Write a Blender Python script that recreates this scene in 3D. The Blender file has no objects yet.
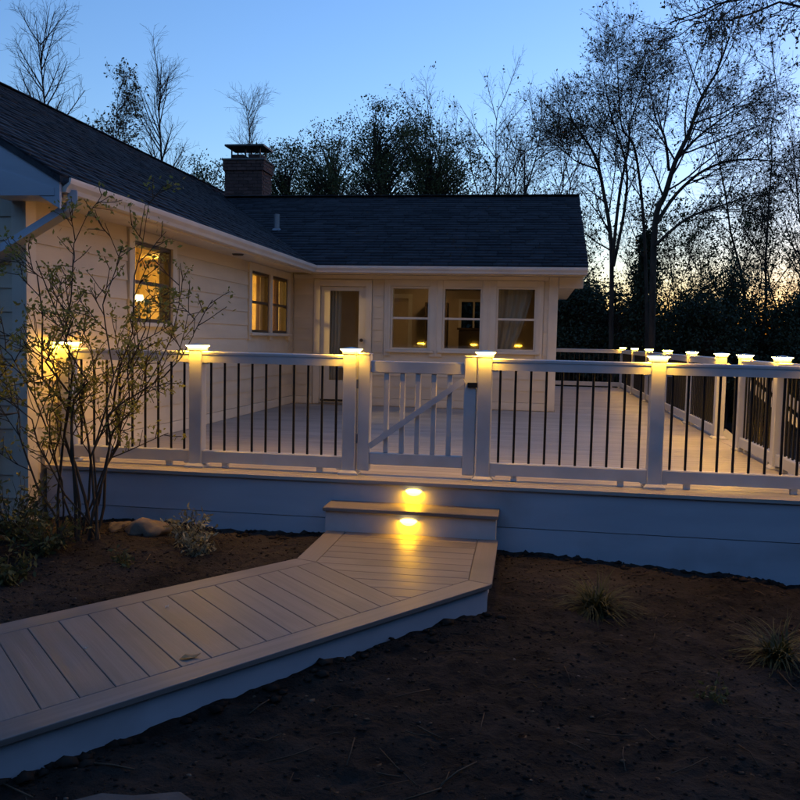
import bpy, math, random
import numpy as np
from mathutils import Vector, Matrix, noise

# ------------------------------------------------------------------ scene, camera, sky, exposure
scene = bpy.context.scene
COL = scene.collection
scene.view_settings.view_transform = 'Standard'
scene.view_settings.look = 'None'
scene.view_settings.gamma = 1.0
scene.view_settings.exposure = 3.40
scene.view_settings.use_curve_mapping = False
scene.render.engine = 'CYCLES'
scene.cycles.use_denoising = True
scene.cycles.max_bounces = 7
scene.cycles.diffuse_bounces = 3
scene.cycles.glossy_bounces = 3
scene.cycles.transparent_max_bounces = 16
scene.cycles.caustics_reflective = False
scene.cycles.caustics_refractive = False
scene.cycles.sample_clamp_indirect = 1.0
scene.cycles.use_light_tree = True

cd = bpy.data.cameras.new('camera')
cam = bpy.data.objects.new('camera', cd)
COL.objects.link(cam)
scene.camera = cam
cd.sensor_width = 36.0
cd.lens = 850.743 / 800 * 36
cd.clip_start = 0.05
cd.clip_end = 2000
YAW, PITCH, ROLL = math.radians(8.8069), math.radians(4.0665), math.radians(1.2616)
_f = Vector((-math.sin(YAW)*math.cos(PITCH), math.cos(YAW)*math.cos(PITCH), -math.sin(PITCH)))
_r = Vector((math.cos(YAW), math.sin(YAW), 0))
_u = _r.cross(_f)
_R = _r*math.cos(ROLL) + _u*math.sin(ROLL)
_U = _u*math.cos(ROLL) - _r*math.sin(ROLL)
m = Matrix(((_R.x, _U.x, -_f.x), (_R.y, _U.y, -_f.y), (_R.z, _U.z, -_f.z)))
cam.matrix_world = Matrix.Translation((1.824, -6.3921, 1.0447)) @ m.to_4x4()

SUN_AZ, SUN_EL = 33.0, 0.0          # afterglow: the sun has just set behind the trees to the right
world = bpy.data.worlds.new('World')
scene.world = world
world.use_nodes = True
wt = world.node_tree
bg = wt.nodes['Background']
sky = wt.nodes.new('ShaderNodeTexSky')
sky.sky_type = 'NISHITA'
sky.sun_disc = False
sky.sun_elevation = math.radians(SUN_EL)
sky.sun_rotation = math.radians(SUN_AZ)
sky.ozone_density = 3.0
sky.dust_density = 0.4
sky.air_density = 1.0
bg.inputs['Strength'].default_value = 0.15
wt.links.new(sky.outputs[0], bg.inputs['Color'])

sl = bpy.data.lights.new('sun', 'SUN')
sl.energy = 0.004
sl.angle = math.radians(12)
sl.color = (1.0, 0.8, 0.65)
so = bpy.data.objects.new('sun', sl)
COL.objects.link(so)
_sd = Vector((math.sin(math.radians(SUN_AZ))*math.cos(math.radians(2)), math.cos(math.radians(SUN_AZ))*math.cos(math.radians(2)), math.sin(math.radians(2))))
so.rotation_euler = (-_sd).to_track_quat('-Z', 'Y').to_euler()

LAMP = 94.0          # radiance of the LED ring under each post cap
STEP = 9.5

# ------------------------------------------------------------------ materials
def new_mat(name):
    mt = bpy.data.materials.new(name)
    mt.use_nodes = True
    return mt, mt.node_tree, mt.node_tree.nodes['Principled BSDF']

def mat(name, c1, c2=None, rough=0.6, scale=6.0, stretch=(1, 1, 1), bump=0.15, bscale=None, spec=0.4,
        detail=6.0, rand=0.0, lo=0.35, hi=0.65, metal=0.0, bdist=0.01, rough2=None, dirt=None, dscale=1.3, dlo=.52, dhi=.75, trans=0.0):
    mt, nt, b = new_mat(name)
    N, L = nt.nodes, nt.links
    c2 = c2 or tuple(v*0.75 for v in c1)
    tc = N.new('ShaderNodeTexCoord')
    oi = N.new('ShaderNodeObjectInfo')
    add = N.new('ShaderNodeVectorMath'); add.operation = 'MULTIPLY_ADD'
    add.inputs[1].default_value = (1, 1, 1)
    mul = N.new('ShaderNodeVectorMath'); mul.operation = 'SCALE'; mul.inputs['Scale'].default_value = 37.0
    cmb = N.new('ShaderNodeCombineXYZ')
    for i in range(3): L.new(oi.outputs['Random'], cmb.inputs[i])
    L.new(cmb.outputs[0], mul.inputs[0])
    L.new(tc.outputs['Object'], add.inputs[0]); L.new(mul.outputs[0], add.inputs[2])
    mp = N.new('ShaderNodeMapping'); mp.inputs['Scale'].default_value = stretch
    L.new(add.outputs[0], mp.inputs['Vector'])
    n1 = N.new('ShaderNodeTexNoise'); n1.inputs['Scale'].default_value = scale; n1.inputs['Detail'].default_value = detail
    L.new(mp.outputs[0], n1.inputs['Vector'])
    rp = N.new('ShaderNodeValToRGB')
    rp.color_ramp.elements[0].position = lo; rp.color_ramp.elements[1].position = hi
    rp.color_ramp.elements[0].color = (*c2, 1); rp.color_ramp.elements[1].color = (*c1, 1)
    L.new(n1.outputs['Fac'], rp.inputs[0])
    col = rp.outputs[0]
    if dirt:
        n3 = N.new('ShaderNodeTexNoise'); n3.inputs['Scale'].default_value = dscale; n3.inputs['Detail'].default_value = 8
        L.new(add.outputs[0], n3.inputs['Vector'])
        r3 = N.new('ShaderNodeMapRange'); r3.inputs['From Min'].default_value = dlo; r3.inputs['From Max'].default_value = dhi
        L.new(n3.outputs['Fac'], r3.inputs['Value'])
        mx = N.new('ShaderNodeMix'); mx.data_type = 'RGBA'
        L.new(r3.outputs[0], mx.inputs['Factor']); L.new(col, mx.inputs['A']); mx.inputs['B'].default_value = (*dirt, 1)
        col = mx.outputs['Result']
    if rand:
        hs = N.new('ShaderNodeHueSaturation')
        mr = N.new('ShaderNodeMapRange'); mr.inputs['To Min'].default_value = 1-rand; mr.inputs['To Max'].default_value = 1+rand
        L.new(oi.outputs['Random'], mr.inputs['Value']); L.new(mr.outputs[0], hs.inputs['Value'])
        L.new(col, hs.inputs['Color']); col = hs.outputs[0]
    L.new(col, b.inputs['Base Color'])
    b.inputs['Roughness'].default_value = rough
    if rough2 is not None:
        mr2 = N.new('ShaderNodeMapRange'); mr2.inputs['From Min'].default_value = .3; mr2.inputs['From Max'].default_value = .7
        mr2.inputs['To Min'].default_value = rough; mr2.inputs['To Max'].default_value = rough2
        L.new(n1.outputs['Fac'], mr2.inputs['Value']); L.new(mr2.outputs[0], b.inputs['Roughness'])
    b.inputs['Specular IOR Level'].default_value = spec
    b.inputs['Metallic'].default_value = metal
    if trans: b.inputs['Transmission Weight'].default_value = trans
    if bump:
        n2 = N.new('ShaderNodeTexNoise'); n2.inputs['Scale'].default_value = bscale or scale*4; n2.inputs['Detail'].default_value = 5
        L.new(mp.outputs[0], n2.inputs['Vector'])
        bp = N.new('ShaderNodeBump'); bp.inputs['Strength'].default_value = bump; bp.inputs['Distance'].default_value = bdist
        L.new(n2.outputs['Fac'], bp.inputs['Height']); L.new(bp.outputs[0], b.inputs['Normal'])
    return mt

def emit(name, color, strength):
    mt, nt, b = new_mat(name)
    b.inputs['Base Color'].default_value = (.8, .75, .65, 1)
    b.inputs['Emission Color'].default_value = (*color, 1)
    b.inputs['Emission Strength'].default_value = strength
    return mt

M = {}
M['white'] = mat('white_vinyl', (.54, .55, .56), (.47, .475, .48), rough=.42, scale=5, bump=.04, dirt=(.38, .37, .35), dlo=.6, dhi=.9)
M['skirt'] = mat('skirt_paint', (.50, .53, .58), (.43, .46, .51), rough=.5, scale=3, stretch=(.4, 1, 2), bump=.05, dirt=(.28, .28, .28), dlo=.55, dhi=.85)
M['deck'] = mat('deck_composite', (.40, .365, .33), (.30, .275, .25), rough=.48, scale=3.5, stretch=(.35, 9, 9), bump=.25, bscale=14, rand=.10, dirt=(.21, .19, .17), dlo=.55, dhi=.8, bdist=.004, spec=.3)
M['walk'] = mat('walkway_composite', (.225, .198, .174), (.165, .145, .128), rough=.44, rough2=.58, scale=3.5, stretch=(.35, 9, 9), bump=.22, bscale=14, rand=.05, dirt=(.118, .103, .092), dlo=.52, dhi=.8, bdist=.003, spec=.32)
M['black'] = mat('black_metal', (.012, .012, .013), rough=.4, bump=0)
M['siding'] = mat('cream_siding', (.66, .57, .44), (.58, .50, .385), rough=.6, scale=2, stretch=(.5, .5, 3), bump=.08, bscale=30, rand=.05, dirt=(.45, .40, .34), dlo=.55, dhi=.85)
M['trim'] = mat('cream_trim', (.70, .63, .52), (.62, .555, .455), rough=.5, scale=3, bump=.05)
M['bronze'] = mat('dark_bronze_frame', (.06, .045, .035), rough=.45, bump=0)
M['shingle'] = mat('asphalt_shingle', (.050, .054, .062), (.026, .028, .034), rough=.9, scale=60, bump=.5, bscale=160, spec=.2, rand=0, dirt=(.07, .072, .078), dscale=5, dlo=.5, dhi=.7, bdist=.004)
M['brick'] = mat('chimney_brick', (.10, .055, .045), (.065, .036, .032), rough=.85, scale=20, bump=.4, rand=.3)
M['mortar'] = mat('mortar', (.12, .115, .11), rough=.9, bump=.3)
M['metal'] = mat('grey_metal', (.25, .26, .28), rough=.45, bump=0, metal=.6)
M['gutter'] = mat('gutter_paint', (.70, .66, .60), (.62, .58, .53), rough=.38, scale=3, bump=.03)
M['bark'] = mat('bark', (.055, .045, .036), (.025, .021, .018), rough=.9, scale=9, stretch=(1, 1, .3), bump=.5, spec=.15)
M['stem'] = mat('shrub_bark', (.10, .075, .05), (.05, .038, .028), rough=.8, scale=12, stretch=(1, 1, .3), bump=.4, spec=.2)
M['rock'] = mat('rock', (.21, .165, .12), (.11, .088, .065), rough=.85, scale=5, bump=.6, spec=.25)
M['slab'] = mat('stone_slab', (.11, .10, .09), (.07, .063, .056), rough=.9, scale=8, bump=.5, spec=.2)
M['chip'] = mat('soil_crumbs', (.044, .034, .026), (.016, .0125, .010), rough=.95, scale=2.5, bump=.3, spec=.1)
M['litter'] = mat('leaf_litter', (.11, .082, .055), (.045, .034, .024), rough=.9, scale=1.7, bump=0, spec=.1)
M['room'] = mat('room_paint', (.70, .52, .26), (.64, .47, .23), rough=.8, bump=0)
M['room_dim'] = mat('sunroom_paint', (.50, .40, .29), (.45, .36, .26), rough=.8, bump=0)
M['joist'] = mat('joist_timber', (.16, .13, .105), rough=.8, bump=0)
M['wood_dark'] = mat('dark_wood', (.09, .055, .03), rough=.5, bump=0)
M['curtain'] = mat('curtain_cloth', (.55, .48, .38), (.46, .40, .31), rough=.9, scale=4, stretch=(8, 8, .3), bump=.3)
M['curtain_brown'] = mat('brown_curtain', (.22, .13, .05), (.15, .085, .03), rough=.9, scale=4, stretch=(8, 8, .3), bump=.3)
M['lens'] = emit('post_lens', (1.0, .50, .033), LAMP)
M['step_lens'] = emit('step_lens', (1.0, .47, .007), STEP)
M['diffuser'] = emit('amber_diffuser', (1.0, .60, .06), .12)
M['frosted'] = emit('frosted_step_lens', (1.0, .80, .36), .24)
M['bulb'] = emit('room_light', (1.0, .60, .13), 46.0)
M['shade'] = emit('lamp_shade_lit', (1.0, .70, .30), 0.6)

def leaf_mat(name, c1, c2, tr=.35):
    mt, nt, b = new_mat(name)
    N, L = nt.nodes, nt.links
    w = N.new('ShaderNodeTexWhiteNoise'); geo = N.new('ShaderNodeNewGeometry')
    w.noise_dimensions = '1D'; L.new(geo.outputs['Random Per Island'], w.inputs['W'])
    rp = N.new('ShaderNodeMix'); rp.data_type = 'RGBA'
    rp.inputs['A'].default_value = (*c1, 1); rp.inputs['B'].default_value = (*c2, 1)
    L.new(w.outputs['Value'], rp.inputs['Factor'])
    L.new(rp.outputs['Result'], b.inputs['Base Color'])
    b.inputs['Roughness'].default_value = .6
    b.inputs['Specular IOR Level'].default_value = .25
    if tr:
        t = N.new('ShaderNodeBsdfTranslucent'); L.new(rp.outputs['Result'], t.inputs['Color'])
        ms = N.new('ShaderNodeMixShader'); ms.inputs[0].default_value = tr
        out = N['Material Output']
        L.new(b.outputs[0], ms.inputs[1]); L.new(t.outputs[0], ms.inputs[2]); L.new(ms.outputs[0], out.inputs['Surface'])
    return mt
M['leaf_dark'] = leaf_mat('dark_foliage', (.040, .056, .022), (.085, .100, .036), .3)
M['leaf_ever'] = leaf_mat('evergreen_foliage', (.018, .032, .018), (.034, .052, .026), .05)
M['leaf_bud'] = leaf_mat('spring_buds', (.06, .06, .028), (.10, .085, .035), .25)
M['leaf_shrub'] = leaf_mat('shrub_leaves', (.17, .19, .04), (.34, .31, .08), .4)
M['leaf_low'] = leaf_mat('low_foliage', (.06, .08, .03), (.13, .13, .05), .25)
M['blade'] = leaf_mat('grass_blades', (.030, .042, .014), (.078, .078, .028), .25)
M['lavender'] = leaf_mat('pale_plant_leaves', (.22, .23, .15), (.34, .30, .18), .2)

def glass_mat():
    mt = bpy.data.materials.new('window_glass'); mt.use_nodes = True
    nt = mt.node_tree; N, L = nt.nodes, nt.links
    N.remove(N['Principled BSDF'])
    out = N['Material Output']
    tr = N.new('ShaderNodeBsdfTransparent'); tr.inputs['Color'].default_value = (.86, .88, .88, 1)
    gl = N.new('ShaderNodeBsdfGlossy'); gl.inputs['Roughness'].default_value = .03
    lw = N.new('ShaderNodeLayerWeight'); lw.inputs['Blend'].default_value = .5     # Schlick reflectance, same for both faces of the thin pane
    pw = N.new('ShaderNodeMath'); pw.operation = 'POWER'; pw.inputs[1].default_value = 5.0
    L.new(lw.outputs['Facing'], pw.inputs[0])
    fr = N.new('ShaderNodeMath'); fr.operation = 'MULTIPLY_ADD'; fr.inputs[1].default_value = .95; fr.inputs[2].default_value = .045
    L.new(pw.outputs[0], fr.inputs[0])
    ms = N.new('ShaderNodeMixShader')
    L.new(fr.outputs[0], ms.inputs[0]); L.new(tr.outputs[0], ms.inputs[1]); L.new(gl.outputs[0], ms.inputs[2])
    L.new(ms.outputs[0], out.inputs['Surface'])
    return mt
M['glass'] = glass_mat()

# ------------------------------------------------------------------ object helpers
WL = {}
def link(o, parent=None, world=(0, 0, 0)):
    COL.objects.link(o)
    w = Vector(world)
    if parent is not None:
        o.parent = parent
        o.location = w - WL[parent.name]
    else:
        o.location = w
    WL[o.name] = w
    return o

def tag(o, label=None, cat=None, group=None, kind=None):
    if label: o['label'] = label
    if cat: o['category'] = cat
    if group: o['group'] = group
    if kind: o['kind'] = kind
    return o

def thing(name, loc, label, cat, group=None):
    o = bpy.data.objects.new(name, None)
    o.empty_display_size = .2
    link(o, None, loc)
    return tag(o, label, cat, group)

def mesh_obj(name, verts, faces, material, parent=None, smooth=False, origin=None):
    v = np.asarray(verts, dtype=np.float64)
    if origin is None:
        lo, hi = v.min(0), v.max(0)
        origin = ((lo[0]+hi[0])/2, (lo[1]+hi[1])/2, lo[2])
    v = v - np.asarray(origin)
    me = bpy.data.meshes.new(name)
    me.from_pydata(v.tolist(), [], faces)
    me.materials.append(material)
    if smooth: me.shade_smooth()
    me.update()
    return link(bpy.data.objects.new(name, me), parent, origin)

def fast_mesh(name, verts, quads_or_tris, material, parent=None, origin=(0, 0, 0), smooth=False):
    """verts (n,3) array, faces (m,k) int array"""
    v = np.asarray(verts, dtype=np.float32) - np.asarray(origin, dtype=np.float32)
    f = np.asarray(quads_or_tris, dtype=np.int32)
    me = bpy.data.meshes.new(name)
    k = f.shape[1]
    me.vertices.add(len(v)); me.vertices.foreach_set('co', v.ravel())
    me.loops.add(f.size); me.loops.foreach_set('vertex_index', f.ravel())
    me.polygons.add(len(f)); me.polygons.foreach_set('loop_start', np.arange(0, f.size, k, dtype=np.int32))
    me.materials.append(material)
    me.update(calc_edges=True)
    if smooth: me.shade_smooth()
    return link(bpy.data.objects.new(name, me), parent, origin)

BF = [(0, 3, 2, 1), (4, 5, 6, 7), (0, 1, 5, 4), (1, 2, 6, 5), (2, 3, 7, 6), (3, 0, 4, 7)]
def bverts(x0, x1, y0, y1, z0, z1):
    return [(x0, y0, z0), (x1, y0, z0), (x1, y1, z0), (x0, y1, z0), (x0, y0, z1), (x1, y0, z1), (x1, y1, z1), (x0, y1, z1)]

def add_bevel(o, w, seg=1):
    b = o.modifiers.new('bevel', 'BEVEL'); b.width = w; b.segments = seg; b.limit_method = 'ANGLE'; b.angle_limit = math.radians(40)
    return o

def box(name, x0, x1, y0, y1, z0, z1, material, parent=None, bevel=0.0):
    if x0 > x1: x0, x1 = x1, x0
    if y0 > y1: y0, y1 = y1, y0
    o = mesh_obj(name, bverts(x0, x1, y0, y1, z0, z1), BF, material, parent)
    if bevel: add_bevel(o, bevel)
    return o

class MB:
    def __init__(s): s.v = []; s.f = []
    def add(s, vs, fs):
        n = len(s.v); s.v += [tuple(p) for p in vs]; s.f += [tuple(i+n for i in f) for f in fs]; return s
    def box(s, x0, x1, y0, y1, z0, z1):
        if x0 > x1: x0, x1 = x1, x0
        if y0 > y1: y0, y1 = y1, y0
        return s.add(bverts(x0, x1, y0, y1, z0, z1), BF)
    def beam(s, a, b, w, h, up=(0, 0, 1)):
        a, b = Vector(a), Vector(b); d = (b-a).normalized(); side = d.cross(Vector(up)).normalized(); u = side.cross(d)
        vs = []
        for p in (a, b):
            for sx, sz in ((-1, -1), (1, -1), (1, 1), (-1, 1)):
                vs.append(p + side*(sx*w/2) + u*(sz*h/2))
        return s.add(vs, [(0, 1, 2, 3), (7, 6, 5, 4), (0, 4, 5, 1), (1, 5, 6, 2), (2, 6, 7, 3), (3, 7, 4, 0)])
    def tube(s, pts, rad, k=8, cap=True):
        v, f = tube_arrays([Vector(p) for p in pts], rad, k)
        s.add(v, f)
        if cap:
            n = len(s.v) - len(v)
            s.f.append(tuple(n+i for i in reversed(range(k)))); s.f.append(tuple(n+len(v)-k+i for i in range(k)))
        return s
    def build(s, name, material, parent=None, smooth=False, bevel=0, origin=None):
        o = mesh_obj(name, s.v, s.f, material, parent, smooth, origin)
        if bevel: add_bevel(o, bevel)
        return o

def tube_arrays(pts, rad, k):
    n = len(pts); vs = []; fs = []
    if not hasattr(rad, '__len__'): rad = [rad]*n
    ref = Vector((0.31, 0.77, 0.55))
    for i, p in enumerate(pts):
        d = (pts[min(i+1, n-1)] - pts[max(i-1, 0)]).normalized()
        a = d.cross(ref)
        if a.length < 1e-3: a = d.cross(Vector((1, 0, 0)))
        a.normalize(); b = d.cross(a)
        for j in range(k):
            t = 2*math.pi*j/k
            vs.append(p + (a*math.cos(t) + b*math.sin(t))*rad[i])
    for i in range(n-1):
        for j in range(k):
            fs.append((i*k+j, i*k+(j+1) % k, (i+1)*k+(j+1) % k, (i+1)*k+j))
    return vs, fs

def smooth01(a, b, x):
    t = min(max((x-a)/(b-a), 0), 1); return t*t*(3-2*t)

# ------------------------------------------------------------------ ground (deck top is z = 0)
WALK_Z = -0.335
WD = Vector((-.567, -.8237, 0))                        # direction of the diagonal walkway run
WA, WB_, WC, WDp = (.40, -.50), (1.625, -.50), (1.635, -1.60), (.405, -1.31)
WLEN = 4.6
WE_R = (WC[0]+WD.x*WLEN, WC[1]+WD.y*WLEN)
WE_L = (WDp[0]+WD.x*(WLEN-.42), WDp[1]+WD.y*(WLEN-.42))
def in_walk(x, y, mgn=0.0):
    if WA[0]-mgn < x < WB_[0]+mgn and -1.7 < y < -.2: return True
    n = Vector((WD.y, -WD.x, 0))
    def sd(p): return (x-p[0])*n.x + (y-p[1])*n.y
    a, b = sd(WDp), sd(WC)
    t = (x-WDp[0])*WD.x + (y-WDp[1])*WD.y
    return (a*b < 0 or min(abs(a), abs(b)) < mgn) and -.9 < t < WLEN

def ground_base(x, y):
    z = -.415 - .052*max(0, min(x, 14)-.5) - .012*max(0, min(-y-1, 3))
    z -= .055*smooth01(.2, 2.2, -y)*smooth01(3, -1, x)
    if y > 0: z -= .045*min(y, 14)*smooth01(2.5, 6.5, x)
    z -= .9*smooth01(14, 60, y)
    return z
def ground_z(x, y):
    z = ground_base(x, y)
    amp = 1.0 if (-9 < x < 12 and -9 < y < 12) else .6
    z += amp*(.028*noise.noise(Vector((x*1.1, y*1.1, .3))) + .022*noise.noise(Vector((x*3.2, y*3.2, 4.3)))
              + .017*noise.noise(Vector((x*8.5, y*8.5, 9.1))) + .013*noise.noise(Vector((x*19, y*19, 2.7))) + .008*noise.noise(Vector((x*41, y*41, 6.7))))
    return z

def axis(lo, hi, step, far):
    a = list(np.arange(lo, hi+1e-6, step)); s = step; x = hi
    while x < far: s *= 1.35; x += s; a.append(x)
    s = step; x = lo; pre = []
    while x > -far: s *= 1.35; x -= s; pre.append(x)
    return pre[::-1] + a
gx, gy = axis(-3.0, 5.2, .028, 420), axis(-5.2, .1, .028, 420)
gv = [(x, y, ground_z(x, y)) for y in gy for x in gx]
nx, ny = len(gx), len(gy)
ii = np.arange((nx*ny)).reshape(ny, nx)
gf = np.stack([ii[:-1, :-1], ii[:-1, 1:], ii[1:, 1:], ii[1:, :-1]], -1).reshape(-1, 4)
def soil_mat():
    mt, nt, b = new_mat('garden_soil')
    N, L = nt.nodes, nt.links
    tc = N.new('ShaderNodeTexCoord')
    def noise_n(s, d=8, r=.6):
        n = N.new('ShaderNodeTexNoise'); n.inputs['Scale'].default_value = s; n.inputs['Detail'].default_value = d; n.inputs['Roughness'].default_value = r
        L.new(tc.outputs['Object'], n.inputs['Vector']); return n
    a, c, e = noise_n(.55), noise_n(6), noise_n(38)
    r1 = N.new('ShaderNodeValToRGB'); L.new(c.outputs['Fac'], r1.inputs[0])
    r1.color_ramp.elements[0].position = .32; r1.color_ramp.elements[1].position = .70
    r1.color_ramp.elements[0].color = (.009, .0075, .0065, 1); r1.color_ramp.elements[1].color = (.034, .0265, .0205, 1)
    r2 = N.new('ShaderNodeMapRange'); r2.inputs['From Min'].default_value = .46; r2.inputs['From Max'].default_value = .62
    L.new(a.outputs['Fac'], r2.inputs['Value'])
    mx = N.new('ShaderNodeMix'); mx.data_type = 'RGBA'; mx.inputs['B'].default_value = (.060, .051, .043, 1)
    ml = N.new('ShaderNodeMath'); ml.operation = 'MULTIPLY'; ml.inputs[1].default_value = .7
    L.new(r2.outputs[0], ml.inputs[0]); L.new(ml.outputs[0], mx.inputs['Factor']); L.new(r1.outputs[0], mx.inputs['A'])
    L.new(mx.outputs['Result'], b.inputs['Base Color'])
    b.inputs['Roughness'].default_value = .95; b.inputs['Specular IOR Level'].default_value = .12
    bp = N.new('ShaderNodeBump'); bp.inputs['Strength'].default_value = .9; bp.inputs['Distance'].default_value = .02
    L.new(e.outputs['Fac'], bp.inputs['Height']); 
    bp2 = N.new('ShaderNodeBump'); bp2.inputs['Strength'].default_value = .8; bp2.inputs['Distance'].default_value = .05
    L.new(c.outputs['Fac'], bp2.inputs['Height']); L.new(bp.outputs[0], bp2.inputs['Normal']); L.new(bp2.outputs[0], b.inputs['Normal'])
    return mt
M['soil'] = soil_mat()
g = fast_mesh('ground', gv, gf, M['soil'], smooth=True)
tag(g, kind='structure')

# ------------------------------------------------------------------ house
XW, YB, XR = -1.978, 6.776, 2.135        # left wing wall, back wing wall, right end of the back wing
YG = -0.45                               # gable end of the left wing, towards the camera
ZS = 2.04                                # soffit
EX, EY = -1.545, 6.345                   # eave lines
ZE = 2.165
SL, SB = .580, .4423                     # roof slopes
RX, RZL = -5.0, ZE + SL*(EX+5.0)
RYB = 10.0; RZB = ZE + SB*(RYB-EY)
RXE = 2.57                               # rake of the back wing
YRK = -0.74                              # rake of the left wing
house = thing('house', (-3, 4, -.4), 'cream lap-sided single-storey house with dark shingle roof and lit windows', 'house')

def wall_holes(name, T, u0, u1, z0, z1, holes, t, material):
    mb = MB(); br = sorted(set([u0, u1] + [h[0] for h in holes] + [h[1] for h in holes]))
    for a, b in zip(br[:-1], br[1:]):
        hs = sorted([(h[2], h[3]) for h in holes if h[0] <= a+1e-6 and h[1] >= b-1e-6])
        z = z0
        for h0, h1 in hs + [(z1, z1)]:
            if h0 > z+1e-6: mb.box(*T(a, b, -t, 0), z, h0)
            z = max(z, h1)
    return mb.build(name, material, house)

def TL(u0, u1, w0, w1): return (XW+w0, XW+w1, u0, u1)                 # left wing wall, faces +X
def TB(u0, u1, w0, w1): return (u0, u1, YB-w1, YB-w0)                 # back wing wall, faces -Y
def TG(u0, u1, w0, w1): return (u0, u1, YG-w1, YG-w0)                 # gable end wall, faces -Y
def TR(u0, u1, w0, w1): return (XR+w0, XR+w1, u0, u1)                 # right end wall, faces +X

winL = [(1.28, 2.14, 1.16, 1.93), (4.70, 5.50, 1.10, 1.93), (5.62, 6.42, 1.10, 1.93)]
winB = [(-.391, .223, .89, 1.868), (.424, 1.03, .895, 1.868), (1.246, 1.852, .90, 1.875)]
door = (-1.52, -.79, .03, 1.86)
wallL = wall_holes('wall', TL, YG, 13.2, -1.2, ZS+.12, winL, .12, M['trim'])
wallB = wall_holes('wall', TB, XW+.003, XR, -1.2, ZS+.12, winB+[door], .12, M['trim'])
wallR = wall_holes('wall', TR, YB+.003, 13.4, -1.4, ZS+.12, [], .12, M['trim'])
# gable wall with its triangle
gm = MB()
gz = lambda x: RZL - SL*abs(x-RX) - .10
gm.add([(-8.0, YG, -1.2), (XW-.002, YG, -1.2), (XW-.002, YG, ZS+.1), (RX, YG, gz(RX)), (-8.0, YG, ZS+.1),
        (-8.0, YG+.12, -1.2), (XW-.002, YG+.12, -1.2), (XW-.002, YG+.12, ZS+.1), (RX, YG+.12, gz(RX)), (-8.0, YG+.12, ZS+.1)],
       [(0, 1, 2, 3, 4), (9, 8, 7, 6, 5), (0, 5, 6, 1), (1, 6, 7, 2), (2, 7, 8, 3), (3, 8, 9, 4), (4, 9, 5, 0)])
wallG = gm.build('wall', M['trim'], house)
gm = MB()
gm.add([(XR-.12, YB, ZS+.1), (XR-.12, 2*RYB-YB, ZS+.1), (XR-.12, RYB, RZB-.12), (XR, YB, ZS+.1), (XR, 2*RYB-YB, ZS+.1), (XR, RYB, RZB-.12)],
       [(0, 1, 2), (5, 4, 3), (0, 3, 4, 1), (1, 4, 5, 2), (2, 5, 3, 0)])
gm.build('gable_wall', M['siding'], house)

def siding(parent, T, u0, u1, z0, z1, blocks, seed, course=.178):
    rnd = random.Random(seed)
    z = z0
    while z < z1-.02:
        zt = min(z+course, z1)
        segs = [(u0, u1)]
        for b0, b1, c0, c1 in blocks:
            if min(zt, c1) - max(z, c0) > .03:
                ns = []
                for a, b in segs:
                    if b0 > a+.01: ns.append((a, min(b, b0)))
                    if b1 < b-.01: ns.append((max(a, b1), b))
                    if b1 <= a or b0 >= b:
                        pass
                ns = [s for s in ns if s[1]-s[0] > .015]
                segs = ns
        pieces = []
        for a, b in segs:
            while b-a > 3.7:
                c = a + rnd.uniform(2.0, 3.6); pieces.append((a, c-.002)); a = c
            pieces.append((a, b))
        for a, b in pieces:
            j = rnd.uniform(-.0012, .0012)
            X0, X1, Y0, Y1 = T(a, b, .002, .022+j)
            vs = bverts(X0, X1, Y0, Y1, z, zt+.004)
            # the clapboard thins towards its top edge
            nv = []
            for (x, y, zz) in vs:
                if zz > z+.01:
                    if T is TL or T is TR: x = X0 + (x-X0)*.35
                    else: y = Y1 + (y-Y1)*.35
                nv.append((x, y, zz))
            mesh_obj('siding_board', nv, BF, M['siding'], parent)
        z = zt
blkL = [(1.16, 2.26, 1.03, 2.04), (4.58, 6.54, .97, 2.04), (YG-.01, YG+.10, -2, 3)]
siding(wallL, TL, YG, YB-.03, .12, ZS-.002, blkL, 1)
siding(wallL, TL, YG+.10, -.29, -.59, .115, [], 6)
blkB = [(-1.63, -.68, 0, 1.97), (-.50, 1.965, .78, 2.04), (2.035, 2.2, 0, 3)]
siding(wallB, TB, XW+.03, XR, .12, ZS-.002, blkB, 2)
siding(wallG, TG, -7.9, XW-.085, -.59, 2.22, [], 3)
siding(wallR, TR, YB+.1, 13.3, -.59, ZS-.002, [], 4)
# trim boards
box('baseboard', *TL(-.255, YB-.03, .003, .035), .002, .115, M['trim'], house)
box('baseboard', *TB(XW+.04, -1.635, .003, .035), .002, .115, M['trim'], house)
box('baseboard', *TB(-.675, XR-.1, .003, .035), .002, .115, M['trim'], house)
cb = MB(); cb.box(XW+.003, XW+.034, YG-.032, YG+.10, -.9, ZS-.004); cb.box(XW-.085, XW+.002, YG-.032, YG-.003, -.9, ZS-.004)
cb.build('corner_board', M['trim'], house)
cb = MB(); cb.box(XR-.10, XR+.034, YB-.034, YB-.003, .003, ZS-.004); cb.box(XR+.003, XR+.034, YB-.002, YB+.10, -.6, ZS-.004)
cb.build('corner_board', M['trim'], house)
box('frieze_board', *TB(XW+.03, XR-.11, .028, .045), 1.975, ZS-.004, M['trim'], house)

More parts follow.
